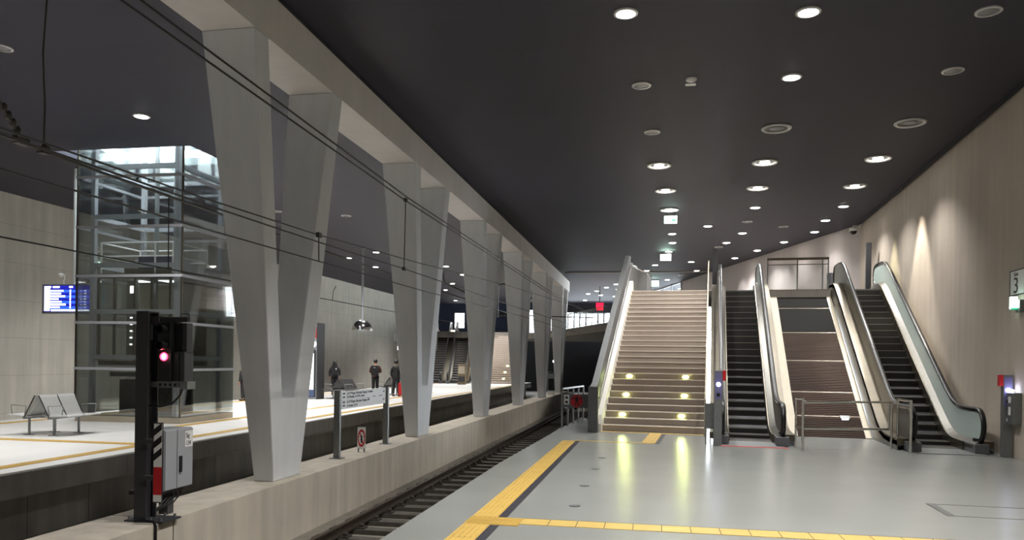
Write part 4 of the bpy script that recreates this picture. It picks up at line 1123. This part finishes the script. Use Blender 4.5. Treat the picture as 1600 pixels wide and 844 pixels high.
wire('feeder_wire', 'middle of the three thin wires crossing in front of the nearest V column', [(-4.18, -4, 3.12), (-4.18, 6.58, 3.19), (-4.18, 9.8, 3.23), (-4.18, 12.38, 3.29), (-4.18, 22, 3.4), (-4.18, 42, 3.7)], .009)
wire('feeder_wire', 'lowest of the three thin wires crossing in front of the nearest V column', [(-4.18, -4, 2.93), (-4.18, 6.58, 2.96), (-4.18, 9.08, 2.98), (-4.18, 13.36, 3.02), (-4.18, 24, 3.2), (-4.18, 46, 3.4)], .008)
wire('dropper_wire', 'short vertical dropper wire on the nearest V column', [(-4.18, 9.07, 3.31), (-4.18, 9.08, 2.98)], .007, group='dropper wires')
wire('dropper_wire', 'long vertical dropper wire in front of the second V column', [(-4.18, 12.46, 4.46), (-4.18, 12.42, 3.29)], .008, group='dropper wires')
for i, (p, lab) in enumerate((((-4.18, 9.07, 3.31), 'black wire clamp at the top of the short dropper on the nearest V column'), ((-4.18, 12.46, 4.46), 'black wire clamp at the top of the long dropper on the second V column'), ((-4.18, 12.42, 3.29), 'black wire clamp at the foot of the long dropper on the second V column'))):
    o = MB().use('blk').box(-.025, .025, -.045, .045, -.03, .03).build('wire_clamp', loc=p, bevel=.006); tag(o, lab, 'clamp', 'wire clamps')
wire('conductor_tube', 'thick grey conductor tube sloping from the left edge past the lift', [(-7.95, -6, 4.5), (-7.95, 8.1, 4.46), (-7.95, 9.6, 4.42), (-7.95, 22, 4.36), (-7.95, 46, 4.4)], .024, 'wireg', n=8)
wire('contact_wire', 'thin dark wire passing low in front of the glass lift and left display', [(-7.95, -6, 3.2), (-7.95, 8.1, 3.2), (-7.95, 20, 3.22), (-7.95, 46, 3.4)], .011)
wire('dropper_wire', 'vertical dropper wire hanging in front of the glass lift', [(-7.95, 11.47, 4.4), (-7.95, 11.49, 3.21)], .009, group='dropper wires')
wire('dropper_wire', 'short crooked dropper wire on the far wall left of the hanging dome', [(-7.95, 18.3, 3.6), (-7.98, 18.2, 3.45), (-7.95, 18.1, 3.21)], .008, group='dropper wires')
r = thing('wire_hanger', 'wavy grey hanger rod clamped to the thick tube at upper left', 'wire hanger', (-7.95, 8.82, 4.44))
MB().use('wireg').tube([(0, 0, .02), (-.01, .02, .6), (-.05, .02, 1.3), (.0, .02, 2.0), (.06, .02, 2.76)], .012, 8).build('rod', parent=r)
MB().use('wireg').box(-.05, .05, -.06, .06, -.04, .05).box(.0, .06, -.03, .03, .03, .1).build('clamp', parent=r)
r = thing('wire_hanger', 'slanting grey strut with insulator clamped to the thick tube at the left edge', 'wire hanger', (-7.95, 8.45, 4.46))
MB().use('wireg').tube([(0, .02, .05), (0, -.25, .3), (0, -1.2, 1.35), (0, -2.6, 2.74)], .02, 8).build('rod', parent=r)
q = MB().use('wireg')
for k in range(4): q.ell((0, -.06 - .07 * k, .12 + .075 * k), .055, .03, .06, 10, 6)
q.build('insulator', parent=r)
MB().use('wireg').box(-.04, .04, -.1, .1, -.04, .06).build('clamp', parent=r)
def cantilever(lab, x, y, parts_fn):
    r = thing('catenary_bracket', lab, 'catenary bracket', (x, y, H)); parts_fn(r); return r
def f1(r):
    MB().use('dark').box(-.9, -.72, -.1, .1, -2.75, 0).build('drop_post', parent=r)
    MB().use('blk').tube([(-.8, 0, -.75), (2.42, 1.7, -.35)], .045, 8).build('top_tube', parent=r)
    MB().use('blk').tube([(0, 0, -2.55), (2.42, 1.7, -.45)], .045, 8).build('strut', parent=r)
    MB().use('blk').tube([(0, .1, -2.6), (2.42, 1.75, -.95)], .045, 8).build('strut', parent=r)
    MB().use('blk').tube([(-.8, 0, -2.6), (5.2, .5, -2.75)], .03, 8).build('registration_arm', parent=r)
    q = MB().use('blk')
    for k in range(5): q.ell((-.6 + .14 * k, .0, -2.58), .08, .08, .12, 10, 6)
    q.build('insulator', parent=r)
cantilever('black catenary bracket with crossing struts at the far end of the column row', -8.7, 46., f1)
def f2(r):
    MB().use('wireg').tube([(-.9, -1.5, -2.0), (.3, 1.2, -2.62)], .04, 8).build('registration_arm', parent=r)
    MB().use('wireg').tube([(-.9, -1.5, -2.0), (-1.2, -2.0, 0)], .03, 8).build('drop_rod', parent=r)
    q = MB().use('blk'); q.ell((-.2, .1, -2.36), .06, .3, .1, 10, 6); q.build('insulator', parent=r)
cantilever('grey slanting catenary arm seen between the second and third V columns', -8.3, 34.5, f2)

# ================================================================== FAR CONCOURSE
def edge_rail(name, label, pts, z, h=1.05, step=.32):
    r = thing(name, label, 'railing', (pts[0][0], pts[0][1], z)); p0 = Vector((pts[0][0], pts[0][1], 0))
    P_ = [Vector((a, b, 0)) - p0 for a, b in pts]
    MB().use('blk').tube([p + Vector((0, 0, h)) for p in P_], .03, 6).build('top_rail', parent=r)
    MB().use('blk').tube([p + Vector((0, 0, .12)) for p in P_], .02, 6).build('bottom_rail', parent=r)
    for i in range(len(P_) - 1):
        d = P_[i + 1] - P_[i]; n = max(1, int(d.length / step))
        for k in range(n):
            p = P_[i] + d * k / n
            if MAXB[0] < 95:
                MAXB[0] += 1
                MB().use('blk').box(p.x - .022, p.x + .022, p.y - .022, p.y + .022, .0, h).build('baluster', parent=r)
    return r
MAXB = [0]
edge_rail('bridge_railing', 'dark barred railing along the edge of the far upper concourse', [(-3.0, 47.85), (-6.5, 57.2), (-8.6, 61.7)], 4.25, step=.26)
r = thing('red_sign', 'bright red sign above the railing of the far concourse', 'sign', (-3.9, 55.2, 5.5))
MB().use('redlit').box(-.26, .26, -.05, .05, 0, .55).build('lit_face', parent=r)
MB().use('dark').box(-.03, .03, -.03, .03, .55, 1.7).box(-.28, .28, -.055, .055, .53, .56).build('hanger', parent=r)
LZ = R(10.5)
make_stairs('staircase', 'far pale staircase with lamps beyond the third V column', -1.6, 1.6, NS, RISE, TREAD, (-11.95, 58.2, 0), LZ,
            {2: (-.9, .5, 1.3), 5: (-.9, .6, 1.4), 8: (-.9, .8)}, left_parapet=True, right_rail=True)
src = [o for o in bpy.data.objects if o.get('category') == 'escalator']
dup(src[0], (-16.55, 56.0, 0), LZ, 'far left escalator beyond the second V column, farther from the far staircase')
dup(src[1], (-14.75, 56.2, 0), LZ, 'far escalator with green glass side next to the far staircase')
o = MB().use('slab').box(-1.5, 1.5, 0, .3, 0, 3.7).build('wall_under_stairs', loc=(-19.6, 62.6, 0)); o['kind'] = 'structure'
for i, (x, y, lab) in enumerate(((-16.35, 56.6, 'pale machine at the foot of the far left escalator'), (-13.95, 56.9, 'brass-coloured machine between the far escalator and the far staircase'))):
    r = thing('ticket_machine', lab, 'ticket machine', (x, y - 1.9, 0), LZ)
    MB().use('greyl' if i == 0 else 'bronze').box(-.3, .3, -.2, .2, 0, 1.5).build('body', parent=r, bevel=.02)
    MB().use('scrw' if i == 0 else 'cream').box(-.24, .24, -.21, -.2, .8, 1.35).build('screen', parent=r)
    MB().use('redcase' if i == 0 else 'dark').box(-.24, .24, -.21, -.2, .2, .6).build('lower_panel', parent=r)
# lit shop fronts along the navy wall
for i, (x, w, z0, z1, lab) in enumerate(((-18.4, .9, 4.9, 6.3, 'lit white panel on the dark blue wall above the far left escalator'), (-16.2, 1.5, 5.0, 6.6, 'lit rounded shop window on the dark blue wall between the escalator heads'), (-11.2, .8, 4.4, 6.6, 'white lit panel on the upper concourse left of the last V columns'), (-9.6, .9, 4.5, 6.9, 'tall white lit panel on the upper concourse behind the fourth and fifth V columns'))):
    r = thing('shop_window', lab, 'shop window', (x, 71.48, z0))
    MB().use('greyl').box(-w / 2 - .06, w / 2 + .06, -.06, 0, -.06, z1 - z0 + .06).build('window_frame', parent=r)
    MB().use('scrw').box(-w / 2, w / 2, -.08, -.06, 0, z1 - z0).build('lit_pane', parent=r)

# ================================================================== CEILING LIGHTS
def light_proto(name, kind):
    r = thing(name, 'x y z w', 'ceiling light', (0, 0, H))
    if kind == 'big':
        MB().use('ring').lathe([(.25, 0), (.33, 0), (.335, -.02), (.31, -.045), (.255, -.03), (.25, 0)], n=32).build('trim_ring', parent=r)
        MB().use('lampin').lathe([(.252, -.006), (.0, -.004)], n=24).build('reflector', parent=r)
        q = MB().use('lampon'); q.ell((0, .03, -.02), .13, .11, .05, 16, 8); q.build('lamp', parent=r)
    elif kind == 'bigoff':
        MB().use('ring').lathe([(.25, 0), (.33, 0), (.335, -.02), (.31, -.045), (.255, -.03), (.25, 0)], n=32).build('trim_ring', parent=r)
        MB().use('lampin').lathe([(.252, -.006), (.0, -.004)], n=24).build('reflector', parent=r)
        q = MB().use('lampoff'); q.ell((0, .0, -.01), .16, .16, .03, 16, 8); q.build('lamp', parent=r)
    elif kind == 'on':
        MB().use('ring').lathe([(.15, 0), (.19, 0), (.19, -.02), (.15, -.025), (.15, 0)], n=24).build('trim_ring', parent=r)
        q = MB().use('lampon'); q.ell((0, 0, -.012), .15, .15, .03, 16, 6); q.build('lamp', parent=r)
    else:
        MB().use('ring').lathe([(.15, 0), (.19, 0), (.19, -.02), (.15, -.025), (.15, 0)], n=24).build('trim_ring', parent=r)
        q = MB().use('lampoff'); q.ell((0, 0, -.006), .15, .15, .02, 16, 6); q.build('lamp', parent=r)
    return r
f = .948
BIG_ON = [(.06, 22.63), (3.0, 22.66), (5.99, 22.64), (.29, 25.92), (3.22, 25.9), (6.2, 25.99), (.47, 29.16)]
BIG_OFF = [(2.83, 19.45), (5.83, 19.42)]
ON = [(-.54, 12.72), (2.38, 13.12), (2.61, 16.04), (3.54, 29.15), (6.6, 29.27), (2.11, 32.84), (3.7, 34.75), (.69, 34.62), (6.56, 32.02), (6.68, 34.72), (.77, 37.18), (3.26, 37.41), (5.86, 37.46),
      (.65, 40.13), (4.99, 40.06), (-.04, 45.53), (-.54, 48.19), (.79, 53.56), (1.96, 44.25), (2.48, 48.39), (4.18, 42.83), (-2.82, 56.41), (-3.67, 58.77), (-4.55, 65.41), (-3.43, 66.69), (-2.87, 60.33), (-.88, 59.13), (-6.36, 70.74), (-5.51, 64.17), (-4.59, 61.61),
      (-12.13, 16.42), (-17.12, 41.12), (-14.7, 39.04), (-17.06, 45.23), (-12.55, 45.24), (-12.63, 49.68), (-14.85, 55.39), (-16.77, 60.38), (-18.72, 70.98)]
OFF = [(5.21, 13.53), (5.6, 16.14), (-.34, 16.08), (-.13, 19.36), (3.59, 31.98), (5.18, 33.31), (3.02, 38.8), (1.62, 50.9), (-12.1, 12.38), (-12.21, 29.01), (-14.6, 27.83), (-17.85, 35.03)]
ORD = ['nearest', 'second', 'third', 'fourth', 'fifth', 'sixth', 'seventh', 'eighth', 'ninth', 'tenth', 'eleventh', 'twelfth', 'thirteenth', 'fourteenth', 'fifteenth']
def zone(x, y):
    if x < -9 : return 'over the island platform'
    if y > 52: return 'over the far upper concourse'
    if x < 1.2: return 'along the staircase line'
    if x < 4.45: return 'along the left escalator and incline'
    return 'along the right wall'
ALL = [('big', p) for p in BIG_ON] + [('bigoff', p) for p in BIG_OFF] + [('on', p) for p in ON] + [('off', p) for p in OFF]
ALL.sort(key=lambda t: t[1][1])
PROTO = {}; CNT = {}
NM = {'big': 'lit ringed ceiling light', 'bigoff': 'unlit ringed ceiling light', 'on': 'lit round ceiling light', 'off': 'unlit round ceiling light'}
for kind, (x, y) in ALL:
    x *= f; y *= f; zn = zone(x / f, y / f); c = CNT.get((kind, zn), 0); CNT[(kind, zn)] = c + 1
    lab = '%s %s from the viewer %s' % (ORD[c], NM[kind], zn)
    nm = 'ceiling_light'
    if kind not in PROTO:
        PROTO[kind] = light_proto(nm, kind); PROTO[kind].location = (x, y, H); PROTO[kind]['label'] = lab; PROTO[kind]['group'] = 'ceiling lights'
    else: dup(PROTO[kind], (x, y, H), 0, lab, 'ceiling lights')
    p = PROTO[kind]
r = thing('smoke_detector', 'small smoke detector with white tag on the ceiling left of the bright lamps', 'smoke detector', (.62, 15.05, H))
MB().use('ring').lathe([(.0, -.05), (.06, -.05), (.1, -.03), (.11, 0)], n=20).build('head', parent=r)
MB().use('white').box(-.1, .1, .22, .34, -.012, 0).build('tag_plate', parent=r)
EX = ['first', 'second', 'third']
for i, (x, y, w) in enumerate(((.51, 28.3, .44), (.47, 38.2, .5), (-.09, 50.4, .6))):
    r = thing('exit_sign', '%s hanging lit exit sign out from the viewer over the staircase line' % EX[i], 'exit sign', (x, y, H), 0, 'hanging exit signs')
    MB().use('dark').tube([(-w * .3, 0, 0), (-w * .3, 0, -.12)], .012, 6).tube([(w * .3, 0, 0), (w * .3, 0, -.12)], .012, 6).build('hanger_rods', parent=r)
    MB().use('galv').box(-w / 2 - .02, w / 2 + .02, -.03, .04, -.13 - w * .62, -.1).build('housing', parent=r)
    q = MB().use('greenw').box(-w / 2, w / 2, -.045, -.03, -.12 - w * .6, -.12).build('lit_face', parent=r)
    q = MB().use('green'); k = w * 1.5
    cz = -.12 - w * .33
    figure(q, -.08 * k / .66, -.05, -.045, cz, .55 * k); q.prism([(.05 * k, cz + .02), (.2 * k, cz + .02), (.2 * k, cz + .07 * k), (.3 * k, cz - .01), (.2 * k, cz - .09 * k), (.2 * k, cz - .04), (.05 * k, cz - .04)], 'y', -.05, -.045)
    q.build('running_figure', parent=r)

# ------------------------------------------------------------------ light from the lamps
def spot(x, y, z, e, size=118, blend=.8, col=(1., .985, .965), rad=.12, tilt=None):
    l = bpy.data.lights.new('lamp_spot', 'SPOT'); l.energy = e; l.spot_size = R(size); l.spot_blend = blend; l.color = col; l.shadow_soft_size = rad
    o = bpy.data.objects.new('lamp_spot', l); C.objects.link(o); o.location = (x, y, z)
    if tilt: o.rotation_euler = tilt
    return o
for kind, (x, y) in ALL:
    if kind in ('big', 'on') and x > -9:
        e = 330 if y < 36 else 240
        if y > 52: e = 260
        if x < 1.2 and y < 40: e = 480
        if x > 5.5 and y > 30: e = 110
        spot(x * f, y * f, H - .09, e)
    elif kind == 'on':
        spot(x * f, y * f, H - .09, 760)
# unseen lamps over the near hall, then spots added to fill dark parts
for x, y in ((-.5, 8.5), (2.4, 9.2), (5., 6.5), (-.5, 4), (2.4, 4), (2.4, -2), (-.5, -5)): spot(x, y, H - .09, 680 if x < 0 else 330, 112 if x < 0 else 84, .6)
for x, y in ((-12.1, 3), (-12.1, 8.5), (-14.6, 11.5), (-12.1, 21), (-14.5, 23), (-12.0, 25.), (-12.1, 33), (-14.6, 5), (-14.6, 30), (-16.8, 25), (-12.2, 58.5), (-12.4, 62), (-16, 59)): spot(x, y, H - .09, 760, 92 if y < 15 else 124)  # unseen lamps over the island platform; far ones added to brighten the stairs
for x, y in ((-.5, -6), (2.2, -8), (-1.5, -9)): spot(x, y, H - .09, 620, 96, .5)  # added behind the camera to bounce floor light onto the column fronts
# narrow warm wall washers that draw the scallops on the right wall
spot(6.7, 23.2, H - .1, 650, 50, .3, (1., .92, .8)); spot(6.95, 26.2, H - .4, 260, 44, .25, (1., .95, .6))
spot(5.3, 37.2, H - .1, 60, 80, .4); spot(3.9, 42.0, H - .1, 60, 80, .4)

# ------------------------------------------------------------------ daylight
w = bpy.data.worlds.new('daylight'); bpy.context.scene.world = w; w.use_nodes = True
bg = w.node_tree.nodes['Background']; bg.inputs['Color'].default_value = (.86, .93, 1., 1); bg.inputs['Strength'].default_value = 9.0

# ------------------------------------------------------------------ camera
cam = bpy.data.cameras.new('camera'); co = bpy.data.objects.new('camera', cam); C.objects.link(co)
cam.sensor_width = 36; cam.lens = 1200 / 1600 * 36
cam.shift_y = (565.0 - 422) / 1600
cam.clip_start = .05; cam.clip_end = 300
yaw = R(10.5); roll = R(.8)
co.matrix_world = Matrix.Translation((0, 0, 1.75)) @ Matrix.Rotation(yaw, 4, 'Z') @ Matrix.Rotation(PI / 2, 4, 'X') @ Matrix.Rotation(roll, 4, 'Z')
bpy.context.scene.camera = co
vs_ = bpy.context.scene.view_settings
vs_.view_transform = 'Standard'; vs_.look = 'None'; vs_.exposure = 1.0
bpy.context.scene.cycles.transparent_max_bounces = 40; vs_.gamma = 1; vs_.use_curve_mapping = False
